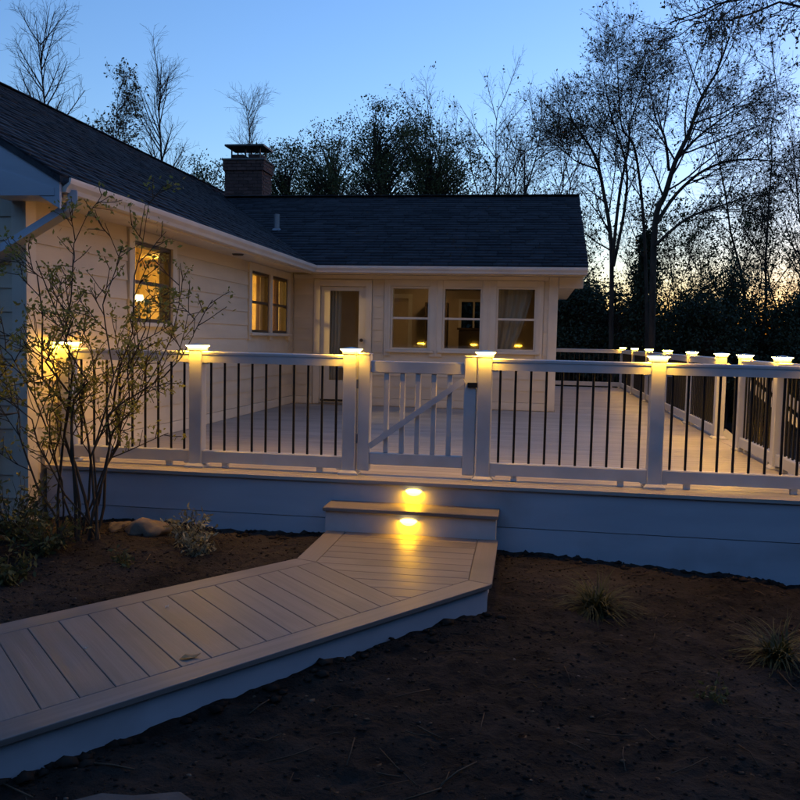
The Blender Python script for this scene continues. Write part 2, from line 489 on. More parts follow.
# windows
def window(T, u0, u1, z0, z1, fm, casing, material, meet=.5, sill=True, fw=.035):
    fr = MB()
    fr.box(*T(u0, u0+fw, -.10, .012), z0, z1); fr.box(*T(u1-fw, u1, -.10, .012), z0, z1)
    fr.box(*T(u0+fw, u1-fw, -.10, .012), z1-fw, z1); fr.box(*T(u0+fw, u1-fw, -.10, .012), z0, z0+fw)
    w = fr.build('window', fm, house)
    zm = z0 + (z1-z0)*meet
    box('meeting_rail', *T(u0+fw, u1-fw, -.05, .006), zm-.016, zm+.016, fm, w)
    box('pane', *T(u0+fw, u1-fw, -.032, -.027), z0+fw, zm-.017, M['glass'], w)
    box('pane', *T(u0+fw, u1-fw, -.020, -.015), zm+.017, z1-fw, M['glass'], w)
    for a, b, c, d in casing:
        box('casing', *T(a, b, .003, .038), c, d, material, w)
    if sill: box('sill', *T(u0-.07, u1+.07, -.02, .075), z0-.045, z0-.002, material, w, bevel=.006)
    return w
t = M['trim']
window(TL, *winL[0], M['bronze'], [(1.17, 1.278, 1.05, 2.035), (2.142, 2.25, 1.05, 2.035), (1.279, 2.141, 1.932, 2.035)], t)
window(TL, *winL[1], M['bronze'], [(4.59, 4.698, 1.0, 2.035), (5.502, 5.618, 1.0, 2.035), (4.699, 5.501, 1.932, 2.035)], t)
window(TL, *winL[2], M['bronze'], [(6.422, 6.53, 1.0, 2.035), (5.619, 6.421, 1.932, 2.035)], t)
window(TB, *winB[0], t, [(-.49, -.393, .79, 1.97), (.225, .422, .79, 1.97), (-.392, .224, 1.872, 1.97)], t, fw=.03)
window(TB, *winB[1], t, [(1.032, 1.244, .79, 1.97), (.425, 1.029, 1.872, 1.97)], t, fw=.03)
window(TB, *winB[2], t, [(1.854, 1.955, .79, 1.97), (1.247, 1.851, 1.879, 1.97)], t, fw=.03)
for u in (-.44, .325, 1.14, 1.905):     # thin battens that show on the window bank
    box('batten', *TB(u-.012, u+.012, .039, .05), .80, 1.965, t, house)

# door
dm = MB()
du0, du1, dz0, dz1 = -1.515, -.795, .035, 1.855
gx0, gx1, gz0, gz1 = -1.372, -.905, .38, 1.79
for a, b, c, d in ((du0, gx0, dz0, dz1), (gx1, du1, dz0, dz1), (gx0, gx1, dz0, gz0), (gx0, gx1, gz1, dz1)):
    dm.box(*TB(a, b, -.06, -.012), c, d)
dr = dm.build('door', t, house, bevel=0)
box('pane', *TB(gx0, gx1, -.04, -.034), gz0, gz1, M['glass'], dr)
box('door_sweep', *TB(du0+.01, du1-.01, -.011, .0), .045, .075, M['black'], dr)
kb = MB(); kb.tube([(-.845, YB+.012, 1.02), (-.845, YB-.03, 1.02), (-.845, YB-.035, 1.02), (-.845, YB-.06, 1.02), (-.845, YB-.07, 1.02)], [.012, .012, .026, .026, .012], 10)
kb.build('door_handle', M['bronze'], dr, smooth=True)
box('inner_panel', *TB(gx0+.06, gx1-.06, -.0115, -.004), .12, .32, t, dr)
for a, b, c, d in ((-1.62, -1.522, .003, 1.96), (-.788, -.69, .003, 1.96), (-1.521, -.789, 1.862, 1.96)):
    box('casing', *TB(a, b, .003, .04), c, d, t, dr)
box('threshold', *TB(-1.52, -.79, -.1, .05), .003, .028, M['metal'], dr)
cu = MB()     # half-drawn curtain behind the door glass
def curtain(name, x0, x1, y, z0, z1, pinch, material, seed=0, dirx=1):
    n, k = 28, 12; vs = []; fs = []
    for j in range(k+1):
        tt = j/k; z = z1 + (z0-z1)*tt
        wfac = 1 - pinch*(tt**1.6)
        for i in range(n+1):
            s = i/n
            x = x0 + (x1-x0)*s*wfac if dirx > 0 else x1 - (x1-x0)*(1-s)*wfac
            vs.append((x, y + .022*math.sin(s*n*.95+seed) + .012*math.sin(s*7+tt*2), z))
    for j in range(k):
        for i in range(n):
            a = j*(n+1)+i; fs.append((a, a+1, a+n+2, a+n+1))
    o = mesh_obj(name, vs, fs, material, None, True)
    sm = o.modifiers.new('thickness', 'SOLIDIFY'); sm.thickness = .004
    return o
tag(curtain('curtain', 1.20, 1.80, YB+.22, .75, 1.98, .62, M['curtain'], 1), 'pale curtain swept to one side behind the right-hand window of the back wing', 'curtain')
tag(curtain('curtain', -1.45, -1.22, YB+.20, .30, 1.95, .15, M['curtain'], 2), 'narrow hanging curtain behind the glass of the house door', 'curtain')
def side_curtain(y0, y1, z0, z1, label):
    n = 20; vs = []; fs = []
    for j in range(2):
        for i in range(n+1):
            s = i/n; vs.append((XW-.20 - .02*math.sin(s*n*.9), y0+(y1-y0)*s, (z0, z1)[j]))
    for i in range(n): fs.append((i, i+1, n+2+i, n+1+i))
    o = mesh_obj('curtain', vs, fs, M['curtain_brown'], None, True)
    sm = o.modifiers.new('thickness', 'SOLIDIFY'); sm.thickness = .004
    tag(o, label, 'curtain')
side_curtain(2.36, 2.75, 1.0, 1.98, 'brown curtain at the edge of the single lit side window')
side_curtain(5.60, 5.95, .95, 1.98, 'brown curtain at the edge of the brightest of the paired side windows')
side_curtain(6.42, 6.66, .95, 1.98, 'brown curtain in the side window nearest the house corner')

# interiors
ip = MB()
ip.box(-6.1, -6.0, -.3, 6.9, 0, 2.14); ip.box(-6.0, XW-.13, 6.68, 6.76, 0, 2.14); ip.box(-6.0, XW-.13, -.31, -.25, 0, 2.14); ip.box(-6.0, XW-.9, 3.2, 3.3, 0, 2.14)
ip.build('interior_wall', M['room'], house)
box('interior_floor', -6.0, XW-.13, -.25, 6.68, -.05, 0, M['wood_dark'], house)
box('interior_ceiling', -6.1, XW-.121, -.3, 6.75, 2.141, 2.17, M['room'], house)
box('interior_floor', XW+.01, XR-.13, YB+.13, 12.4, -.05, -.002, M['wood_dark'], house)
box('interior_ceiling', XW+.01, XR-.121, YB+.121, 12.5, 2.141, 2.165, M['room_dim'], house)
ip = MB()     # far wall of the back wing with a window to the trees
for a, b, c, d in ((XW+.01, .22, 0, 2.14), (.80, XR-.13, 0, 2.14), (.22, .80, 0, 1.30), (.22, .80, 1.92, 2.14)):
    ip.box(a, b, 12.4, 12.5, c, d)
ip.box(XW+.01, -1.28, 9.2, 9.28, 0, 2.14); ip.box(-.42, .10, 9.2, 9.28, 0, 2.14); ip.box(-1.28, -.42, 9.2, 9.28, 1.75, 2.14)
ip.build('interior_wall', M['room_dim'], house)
fr = MB(); fr.box(.18, .24, 12.36, 12.398, 1.26, 1.96); fr.box(.78, .84, 12.36, 12.398, 1.26, 1.96); fr.box(.24, .78, 12.36, 12.398, 1.26, 1.32); fr.box(.24, .78, 12.36, 12.398, 1.90, 1.96); fr.box(.49, .53, 12.37, 12.398, 1.32, 1.90)
fr.build('window_frame', M['trim'], house)
for a_, b_ in ((-.47, -.40), (-1.30, -1.23)): box('door_casing', a_, b_, 9.17, 9.198, 0, 1.80, M['trim'], house)
box('door_casing', -1.30, -.40, 9.17, 9.198, 1.801, 1.88, M['trim'], house)
cab = thing('cabinet', (.60, 10.6, 0), 'dark cabinet inside the middle window of the back wing', 'cabinet')
box('carcass', .36, .86, 10.4, 10.8, .05, 1.26, M['wood_dark'], cab, bevel=.01)
box('top', .33, .89, 10.36, 10.84, 1.261, 1.30, M['wood_dark'], cab, bevel=.006)
for xx in (.37, .62): box('cabinet_door', xx, xx+.235, 10.375, 10.398, .12, 1.22, M['wood_dark'], cab, bevel=.004)
bk = thing('bookcase', (.08, 9.0, 0), 'tall dark bookcase inside, between the left and middle back windows', 'bookcase')
for xx in (-.12, .25): box('side_panel', xx, xx+.03, 8.85, 9.15, 0, 1.72, M['wood_dark'], bk)
for k in range(6): box('shelf', -.089, .249, 8.86, 9.14, .02+k*.335, .045+k*.335, M['wood_dark'], bk)
box('back_panel', -.089, .249, 9.14, 9.15, .01, 1.72, M['wood_dark'], bk)
tb = thing('table', (1.45, 8.4, 0), 'small side table below the curtain window inside the back wing', 'table')
box('table_top', 1.15, 1.75, 8.2, 8.6, .84, .87, M['wood_dark'], tb, bevel=.004)
for xx in (1.18, 1.69):
    for yy in (8.23, 8.54): box('leg', xx, xx+.03, yy, yy+.03, 0, .839, M['wood_dark'], tb)
# room lights on the ceilings, above what the windows show
def ceiling_light(x, y, z, r, material):
    mb = MB(); mb.tube([(x, y, z), (x, y, z-.05), (x, y, z-.06)], [r, r*.92, r*.4], 20)
    mb.build('ceiling_light', material, house)
M['bulb_dim'] = emit('sunroom_light', (1.0, .62, .28), 3.0)
ceiling_light(-3.6, 1.7, 2.135, .16, M['bulb'])
ceiling_light(-3.3, 5.3, 2.135, .16, M['bulb'])
ceiling_light(-.6, 11.0, 2.135, .14, M['bulb_dim'])
ceiling_light(.3, 8.2, 2.135, .12, M['bulb_dim'])
tl = thing('table_lamp', (-3.5, 4.568-1.9, 0), 'small lit table lamp seen through the single side window', 'lamp')
lx, ly, lz = -2.75, 3.02, 1.42
WL[tl.name] = Vector((lx, ly, 0)); tl.location = (lx, ly, 0)
mb = MB(); mb.tube([(lx, ly, 0), (lx, ly, .02), (lx, ly, .03), (lx, ly, lz)], [.13, .13, .012, .012], 12); mb.build('stand', M['metal'], tl)
mb = MB(); mb.tube([(lx, ly, lz), (lx, ly, lz+.08)], [.065, .045], 16); 
mb.build('lamp_shade', M['shade'], tl, smooth=True)

# eaves: soffit, fascia, gutter
box('soffit', XW+.002, EX-.055, YRK+.03, EY+.02, ZS, ZS+.025, M['trim'], house)
box('soffit', EX-.05, RXE-.03, EY+.06, YB-.002, ZS, ZS+.025, M['trim'], house)
box('soffit', XR+.002, RXE-.03, YB, 13.6, ZS+.0, ZS+.02, M['trim'], house)
box('fascia', EX-.054, EX-.03, YRK+.02, EY+.055, ZS-.02, ZE-.03, M['trim'], house)
box('fascia', EX-.028, RXE-.02, EY+.03, EY+.055, ZS-.02, ZE-.03, M['trim'], house)
vt = MB(); vt.tube([(-1.76, 3.62, ZS-.001), (-1.76, 3.62, ZS-.02)], [.075, .06], 14); vt.build('soffit_vent', M['bronze'], house)
def gutter_profile():   # across (outwards), height
    return [(0, 0), (.075, 0), (.085, .03), (.11, .06), (.115, .085), (.115, .10), (.100, .10), (.098, .07), (.012, .012), (.012, .10), (0, .10)]
def gutter(a, b, out, material, mitre):
    a, b, out = Vector(a), Vector(b), Vector(out)
    pr = gutter_profile(); vs = []; n = len(pr); d = (b-a).normalized()
    for p, mt_ in ((a, 0), (b, mitre)):
        for (o_, h) in pr: vs.append(p + out*o_ + Vector((0, 0, h)) - d*(o_*mt_))
    fs = [(i, (i+1) % n, n+(i+1) % n, n+i) for i in range(n)] + [tuple(reversed(range(n))), tuple(range(n, 2*n))]
    mb = MB(); mb.add(vs, fs); return mb.build('gutter', material, house)
gutter((EX-.029, YRK+.05, ZE-.125), (EX-.029, EY+.029, ZE-.125), (1, 0, 0), M['gutter'], 1)
gutter((RXE, EY+.029, ZE-.125), (EX-.029, EY+.029, ZE-.125), (0, -1, 0), M['gutter'], 1)
# downspout from the gutter end round to the gable wall
ds = MB(); P = [(-1.50, -.60, ZE-.10), (-1.50, -.60, 1.985), (-1.535, -.60, 1.93), (-2.06, -.555, 1.655), (-2.20, -.535, 1.575), (-2.235, -.53, 1.52), (-2.235, -.53, -.35)]
ds.tube(P, .047, 4, True); ds.build('downspout', M['skirt'], house)
# roof decks, shingles
def roof_sheet(name, pts, th=.05):
    n = len(pts); vs = [Vector(p) for p in pts] + [Vector(p)-Vector((0, 0, th)) for p in pts]
    fs = [tuple(range(n)), tuple(reversed(range(n, 2*n)))] + [(i, n+i, n+(i+1) % n, (i+1) % n) for i in range(n)]
    return mesh_obj(name, vs, fs, M['shingle'], house)
zl = lambda x: ZE + SL*(EX-x); zb = lambda y: ZE + SB*(y-EY)
yv = lambda x: EY + (zl(x)-ZE)/SB         # valley
roofL = roof_sheet('roof', [(EX+.03, YRK, zl(EX+.03)), (EX+.03, EY, zl(EX+.03)), (EX, EY+.02, zl(EX)), (-4.34, yv(-4.34), zl(-4.34)), (-4.34, 11.75, zl(-4.34)), (RX, 11.75, RZL), (RX, YRK, RZL)])
roofB = roof_sheet('roof', [(EX, EY-.03, zb(EY-.03)), (RXE, EY-.03, zb(EY-.03)), (RXE, RYB, RZB), (-4.31, RYB, RZB), (EX, EY+.02, zb(EY+.02))])
roof_sheet('roof', [(RX, YRK, RZL), (RX, 11.75, RZL), (-8.45, 11.75, ZE), (-8.45, YRK, ZE)])
roof_sheet('roof', [(-4.31, RYB, RZB), (RXE, RYB, RZB), (RXE, 13.65, ZE), (-4.31, 13.65, ZE)])
def shingles(parent, origin, du, dv, ulen, vlen, ok, seed, mt):
    rnd = random.Random(seed); du, dv = Vector(du).normalized(), Vector(dv).normalized(); nrm = du.cross(dv).normalized()
    if nrm.z < 0: nrm = -nrm
    o = Vector(origin); vs = []; fs = []; ex = .142; v = 0.0
    while v < vlen:
        u = -rnd.uniform(0, .3)
        while u < ulen:
            w = rnd.choice((.17, .22, .30, .33))
            a, b = max(u, 0), min(u+w-.006, ulen)
            if b-a > .03 and ok(o + du*((a+b)/2) + dv*(v+.07)):
                h = .010 + rnd.choice((0, .004, .008)); ve = min(v+ex+.03, vlen+.01); jit = rnd.uniform(-.006, .006)
                p = [o+du*a+dv*(v+jit)+nrm*.002, o+du*b+dv*(v+jit)+nrm*.002, o+du*b+dv*ve+nrm*.001, o+du*a+dv*ve+nrm*.001,
                     o+du*a+dv*(v+jit)+nrm*h, o+du*b+dv*(v+jit)+nrm*h, o+du*b+dv*ve+nrm*.004, o+du*a+dv*ve+nrm*.004]
                n = len(vs); vs += [tuple(q) for q in p]; fs += [tuple(i+n for i in f) for f in BF[1:]]
            u += w
        v += ex
    ob = fast_mesh('shingles', np.array(vs), np.array(fs), mt, parent, origin=tuple(o))
    tag(ob, kind='stuff'); return ob
M['shingle_piece'] = leaf_mat('shingle_pieces', (.016, .018, .023), (.034, .036, .042), 0)
M['shingle_piece'].node_tree.nodes['Principled BSDF'].inputs['Roughness'].default_value = .9
shingles(roofL, (EX+.035, YRK-.005, zl(EX+.035)), (0, 1, 0), (-1, 0, SL), 11.75-YRK, math.hypot(EX+.035-RX, RZL-ZE),
         lambda p: zl(p.x) > zb(p.y)-.03 or p.y > RYB, 5, M['shingle_piece'])
shingles(roofB, (-4.35, EY-.035, zb(EY-.035)), (1, 0, 0), (0, 1, SB), RXE+4.36, math.hypot(RYB-EY+.035, RZB-ZE),
         lambda p: zb(p.y) > zl(p.x)-.03, 7, M['shingle_piece'])
rc = MB()
for k in range(40):
    y0 = YRK + k*.312
    rc = MB(); rc.beam((RX-.05, y0, RZL+.014), (RX-.05, y0+.33, RZL+.019), .20, .012); rc.build('ridge_cap', M['shingle'], roofL)
for k in range(22):
    x0 = -4.3 + k*.312
    rc = MB(); rc.beam((x0, RYB, RZB+.012), (x0+.33, RYB, RZB+.017), .22, .012); rc.build('ridge_cap', M['shingle'], roofB)

# rake trim on the gable towards the camera, with its boxed return
rk = MB()
def rake(sign):
    x_out = EX+.02 if sign > 0 else 2*RX-EX-.02
    z_out = zl(EX+.02)
    a = [(x_out, YRK+.012, z_out-.05), (RX, YRK+.012, RZL-.055), (RX, YRK+.012, RZL-.235), (x_out, YRK+.012, z_out-.235)]
    b = [(p[0], YRK+.04, p[2]) for p in a]
    rk.add(a+b, [(0, 1, 2, 3), (7, 6, 5, 4), (0, 4, 5, 1), (1, 5, 6, 2), (2, 6, 7, 3), (3, 7, 4, 0)])
rake(1); rake(-1)
rk.build('rake_board', M['skirt'], house)
rs = MB()
a = [(EX-.055, YRK+.041, ZE-.09), (RX, YRK+.041, RZL-.12), (RX, YG-.004, RZL-.12), (EX-.055, YG-.004, ZE-.09)]
rs.add(a+[(p[0], p[1], p[2]-.02) for p in a], [(0, 1, 2, 3), (7, 6, 5, 4), (0, 4, 5, 1), (1, 5, 6, 2), (2, 6, 7, 3), (3, 7, 4, 0)])
rs.build('rake_soffit', M['skirt'], house)
er = MB(); er.add([(EX-.02, YRK+.006, ZS-.03), (-2.06, YRK+.006, ZS-.03), (-2.06, YRK+.006, ZS+.18), (EX-.02, YRK+.006, ZE-.1), (EX-.02, YG-.036, ZS-.03), (-2.06, YG-.036, ZS-.03), (-2.06, YG-.036, ZS+.18), (EX-.02, YG-.036, ZE-.1)],
    [(0, 1, 2, 3), (7, 6, 5, 4), (0, 4, 5, 1), (1, 5, 6, 2), (2, 6, 7, 3), (3, 7, 4, 0)])
er.build('eave_return', M['skirt'], house)
rk = MB()
a = [(RXE-.03, EY+.03, ZE-.04), (RXE-.03, RYB, RZB-.055), (RXE-.03, RYB, RZB-.22), (RXE-.03, EY+.03, ZS-.0)]
b = [(RXE-.005, p[1], p[2]) for p in a]
rk.add(a+b, [(0, 1, 2, 3), (7, 6, 5, 4), (0, 4, 5, 1), (1, 5, 6, 2), (2, 6, 7, 3), (3, 7, 4, 0)]); rk.build('rake_board', M['trim'], house)
box('eave_return', XR+.04, RXE-.035, YB-.05, YB+.06, ZS-.17, ZS-.002, M['trim'], house, bevel=.008)
# vent pipe
vp = MB(); vp.tube([(-2.63, 8.0, 2.86), (-2.63, 8.0, 2.91), (-2.63, 8.0, 2.912), (-2.63, 8.0, 3.16)], [.10, .075, .05, .05], 12); vp.build('vent_pipe', M['metal'], house)
# chimney
CX0, CX1, CY0, CY1, CZ = -4.34, -3.56, 10.02, 10.62, 4.50
ch = box('chimney', CX0+.012, CX1-.012, CY0+.012, CY1-.012, 3.3, CZ-.01, M['mortar'], house)
bl, bh, bd = .195, .057, .09
def brick_mesh(lx_, ly_, lz_):
    me = bpy.data.meshes.new('brick'); me.from_pydata(bverts(-lx_/2, lx_/2, -ly_/2, ly_/2, 0, lz_), [], BF); me.materials.append(M['brick']); return me
meX, meY = {}, {}
def put_brick(cx_, cy_, z, lx_, ly_):
    key = (round(lx_, 3), round(ly_, 3))
    if key not in meX: meX[key] = brick_mesh(lx_, ly_, bh)
    link(bpy.data.objects.new('brick', meX[key]), ch, (cx_, cy_, z))
z = 3.60; row = 0
while z + bh < CZ + .005:
    grow_ = 0.03 if z > CZ-.20 else 0.0
    x0, x1, y0, y1 = CX0-grow_, CX1+grow_, CY0-grow_, CY1+grow_
    for axis_ in (0, 1):
        a0, a1 = (x0, x1) if axis_ == 0 else (y0+bd+.004, y1)
        u = a0 - (bl/2 if row % 2 else 0)
        while u < a1-.02:
            s, e = max(u, a0), min(u+bl-.008, a1)
            if e-s > .03:
                if axis_ == 0: put_brick((s+e)/2, y0+bd/2, z, e-s, bd)
                else: put_brick(x1-bd/2, (s+e)/2, z, bd, e-s)
            u += bl
    z += bh+.008; row += 1
box('crown', CX0-.05, CX1+.05, CY0-.05, CY1+.05, CZ+.003, CZ+.045, M['mortar'], ch, bevel=.01)
for fx in (-4.13, -3.77):
    box('flue', fx-.13, fx+.13, 10.18, 10.46, CZ+.046, CZ+.16, M['brick'], ch, bevel=.01)
cp = MB(); cp.box(CX0-.0, CX1+.02, CY0-.02, CY1+.02, CZ+.285, CZ+.32)
for fx in (CX0+.10, (CX0+CX1)/2, CX1-.10):
    for fy in (10.14, 10.5): cp.box(fx-.012, fx+.012, fy-.012, fy+.012, CZ+.046, CZ+.284)
cp.build('chimney_cap', M['black'], ch)

# ------------------------------------------------------------------ deck
deck = thing('deck', (1.0, 0, -.45), 'raised deck of grey-brown composite boards wrapping the house', 'deck')
DX0, DX1, DYF, DYE = XW+.04, 4.05, -.264, 14.62
def board(name, x0, x1, y0, y1, material, parent, z1=0.0, th=.025):
    return box(name, x0, x1, y0, y1, z1-th, z1, material, parent)
def boardY(name, x0, x1, y0, y1, material, parent, z1=0.0, th=.025):     # long axis along Y, grain turned with it
    me = bpy.data.meshes.new(name); L_, W_ = y1-y0, x1-x0
    me.from_pydata(bverts(-L_/2, L_/2, -W_/2, W_/2, -th, 0), [], BF); me.materials.append(material)
    o = bpy.data.objects.new(name, me); link(o, parent, ((x0+x1)/2, (y0+y1)/2, z1)); o.rotation_euler.z = math.pi/2
    return o
board('border_board', DX0, DX1, DYF, DYF+.14, M['deck'], deck)
y = DYF + .145
while y < DYE-.15:
    y1 = y+.139
    if y1 < YB-.035: board('deck_board', DX0, DX1-.145, y, y1, M['deck'], deck)
    else: board('deck_board', XR+.045, DX1-.145, y, y1, M['deck'], deck)
    y += .1445
boardY('border_board', DX1-.14, DX1, DYF+.145, DYE-.146, M['deck'], deck)
board('border_board', XR+.04, DX1, DYE-.14, DYE, M['deck'], deck)
# framing under the boards keeps the gaps dark, and the skirt closes the front
fm_ = MB(); fm_.box(DX0+.01, DX1-.05, DYF+.06, YB-.04, -.20, -.03); fm_.box(XR+.05, DX1-.05, YB-.04, DYE-.06, -.20, -.03)
fm_.build('framing', M['wood_dark'], deck)
SK = -.24
box('skirt_board', DX0, DX1-.03, SK, SK+.025, -.298, -.027, M['skirt'], deck)
box('skirt_board', DX0, DX1-.03, SK+.002, SK+.027, -.62, -.304, M['skirt'], deck)
box('skirt_board', DX1-.055, DX1-.03, SK+.03, DYE-.03, -.298, -.027, M['skirt'], deck)
box('skirt_board', DX1-.057, DX1-.032, SK+.03, DYE-.03, -1.5, -.304, M['skirt'], deck)

# ------------------------------------------------------------------ railings
PW = .105
RT0, RT1, RB0, RB1 = .832, .918, .043, .138
def post_meshes():
    d = {}
    h = .93
    me = bpy.data.meshes.new('post'); me.from_pydata(bverts(-PW/2, PW/2, -PW/2, PW/2, .0, h), [], BF); me.materials.append(M['white']); d['post'] = me
    # stepped foot collar
    mb = MB(); mb.box(-.078, .078, -.078, .078, .001, .016)
    a, b = .074, .056
    mb.add([(-a, -a, .016), (a, -a, .016), (a, a, .016), (-a, a, .016), (-b, -b, .034), (b, -b, .034), (b, b, .034), (-b, b, .034)], BF)
    me = bpy.data.meshes.new('post_foot'); me.from_pydata(mb.v, [], mb.f); me.materials.append(M['white']); d['post_foot'] = me
    # amber diffuser body, and under the brim the LED ring that throws the light out and down
    a, b = .056, .061
    vs = [(-a, -a, .928), (a, -a, .928), (a, a, .928), (-a, a, .928), (-b, -b, .955), (b, -b, .955), (b, b, .955), (-b, b, .955)]
    me = bpy.data.meshes.new('lamp_lens'); me.from_pydata(vs, [], BF); me.materials.append(M['diffuser']); d['lamp_lens'] = me
    a, b = .062, .071
    vs = [(-a, -a, .9555), (a, -a, .9555), (a, a, .9555), (-a, a, .9555), (-b, -b, .962), (b, -b, .962), (b, b, .962), (-b, b, .962)]
    me = bpy.data.meshes.new('light_ring'); me.from_pydata(vs, [], BF); me.materials.append(M['lens']); d['light_ring'] = me
    # cap: flat brim and low pyramid
    c = .076
    vs = [(-c, -c, .963), (c, -c, .963), (c, c, .963), (-c, c, .963), (-c, -c, .968), (c, -c, .968), (c, c, .968), (-c, c, .968), (0, 0, .980)]
    fs = [(0, 3, 2, 1), (0, 1, 5, 4), (1, 2, 6, 5), (2, 3, 7, 6), (3, 0, 4, 7), (4, 5, 8), (5, 6, 8), (6, 7, 8), (7, 4, 8)]
    me = bpy.data.meshes.new('post_cap'); me.from_pydata(vs, [], fs); me.materials.append(M['white']); d['post_cap'] = me
    return d
PM = post_meshes()
def post(parent, x, y, z=0.0, lamp=True):
    p = link(bpy.data.objects.new('post', PM['post']), parent, (x, y, z)); add_bevel(p, .006)
    link(bpy.data.objects.new('post_foot', PM['post_foot']), p, (x, y, z))
    if lamp:
        link(bpy.data.objects.new('lamp_lens', PM['lamp_lens']), p, (x, y, z))
        link(bpy.data.objects.new('light_ring', PM['light_ring']), p, (x, y, z))
    link(bpy.data.objects.new('post_cap', PM['post_cap']), p, (x, y, z))
    return p
bal_h = RT0-RB1
me_bal = bpy.data.meshes.new('baluster')
_v, _f = tube_arrays([Vector((0, 0, -.01)), Vector((0, 0, bal_h+.01))], .0098, 8); me_bal.from_pydata([tuple(q) for q in _v], [], _f); me_bal.materials.append(M['black']); me_bal.shade_smooth()
def bay(parent, a, b, n, blocks=True, dz=0.0):
    """rails, balusters and foot blocks between two post centres (axis-aligned)"""
    a, b = Vector((a[0], a[1], 0)), Vector((b[0], b[1], 0)); d = (b-a).normalized(); L_ = (b-a).length
    p, q = a + d*(PW/2+.001), b - d*(PW/2+.001)
    def rail(name, z0, z1, w, prof):
        side = Vector((-d.y, d.x, 0)); vs = []
        for e in (p, q):
            for (o_, h) in prof: vs.append(e + side*o_ + Vector((0, 0, h)))
        n_ = len(prof); fs = [(i, (i+1) % n_, n_+(i+1) % n_, n_+i) for i in range(n_)] + [tuple(reversed(range(n_))), tuple(range(n_, 2*n_))]
        return mesh_obj(name, vs, fs, M['white'], parent)
    rail('top_rail', 0, 0, 0, [(-.043, RT0), (.043, RT0), (.043, RT1-.03), (.047, RT1-.022), (.047, RT1-.006), (.036, RT1), (-.036, RT1), (-.047, RT1-.006), (-.047, RT1-.022), (-.043, RT1-.03)])
    rail('bottom_rail', 0, 0, 0, [(-.033, RB0), (.033, RB0), (.033, RB1-.008), (.026, RB1), (-.026, RB1), (-.033, RB1-.008)])
    for e, sg in ((p, 1), (q, -1)):                     # rail brackets at the posts
        for z0_, z1_ in ((RT0-.012, RT0-.001), (RB0-.010, RB0-.001)):
            c = e + d*(sg*.022); hx, hy = (.020, .036) if abs(d.x) > .5 else (.036, .020)
            box('bracket', c.x-hx, c.x+hx, c.y-hy, c.y+hy, z0_, z1_, M['white'], parent)
    for i in range(n):
        c = a + d*(L_*(i+1)/(n+1)) if n else a
        link(bpy.data.objects.new('baluster', me_bal), parent, (c.x, c.y, RB1))
    if blocks:
        for c in (a+d*.235, b-d*.235):
            box('foot_block', c.x-.022, c.x+.022, c.y-.022, c.y+.022, .002, RB0-.001, M['white'], parent)
X0, X1, X2, X3, X4, X5 = -1.885, -.788, .449, 1.476, 2.724, 3.93
ra = thing('railing', (-.7, 0, 0), 'white front railing with black balusters left of the gate, behind the shrub', 'railing', 'deck railings')
for xx in (X0, X1, X2): post(ra, xx, 0)
bay(ra, (X0, 0), (X1, 0), 9); bay(ra, (X1, 0), (X2, 0), 10)
rb = thing('railing', (2.7, 0, 0), 'white front railing with black balusters right of the gate', 'railing', 'deck railings')
for xx in (X3, X4): post(rb, xx, 0)
bay(rb, (X3, 0), (X4, 0), 10); bay(rb, (X4, 0), (X5, 0), 10)
rc_ = thing('railing', (X5, 7, 0), 'long white railing with lit posts receding down the right side of the deck', 'railing', 'deck railings')
ys = [0.0, 1.30, 2.60]
for yy in ys: post(rc_, X5, yy)
for a, b in zip(ys[:-1], ys[1:]): bay(rc_, (X5, a), (X5, b), 11)
ys = [3.68, 5.50, 7.60, 9.80, 12.05, 14.45]
for yy in ys: post(rc_, X5, yy)
for a, b in zip(ys[:-1], ys[1:]): bay(rc_, (X5, a), (X5, b), int((b-a)/.112)-1)
rd = thing('railing', (2.2, 14.45, 0), 'white railing across the far end of the deck behind the house', 'railing', 'deck railings')
post(rd, .9, 14.45)
bay(rd, (.9, 14.45), (X5, 14.45), 26)

# gate
gate = thing('gate', (.96, 0, 0), 'white picket gate with a diagonal brace in the front railing', 'gate')
GL, GR = .562, 1.368
for gxx in (GL, GR):
    s_ = box('stile', gxx-.046, gxx+.046, -.04, .04, .035, .925, M['white'], gate, bevel=.006)
    mb = MB(); mb.box(gxx-.050, gxx+.050, -.044, .044, .9252, .935); mb.build('stile_cap', M['white'], s_, bevel=.003)
box('rail', GL+.047, GR-.047, -.03, .03, .79, .88, M['white'], gate, bevel=.005)
box('rail', GL+.047, GR-.047, -.03, .03, .085, .175, M['white'], gate, bevel=.005)
for xx in (.73, .852, .970, 1.092, 1.212):
    box('picket', xx-.019, xx+.019, -.016, .022, .176, .789, M['white'], gate, bevel=.004)
mb = MB(); mb.beam((GL+.047, -.034, .225), (GR-.047, -.034, .752), .030, .044, up=(0, 0, 1)); mb.build('brace', M['white'], gate)
for zz in (.28, .70):
    h_ = MB(); h_.box(X2+PW/2+.001, GL-.047, -.045, -.030, zz-.035, zz+.035); h_.build('hinge', M['metal'], gate)
lt = MB(); lt.box(GR-.02, X3-PW/2-.001, -.058, -.041, .70, .735); lt.build('latch', M['black'], gate)

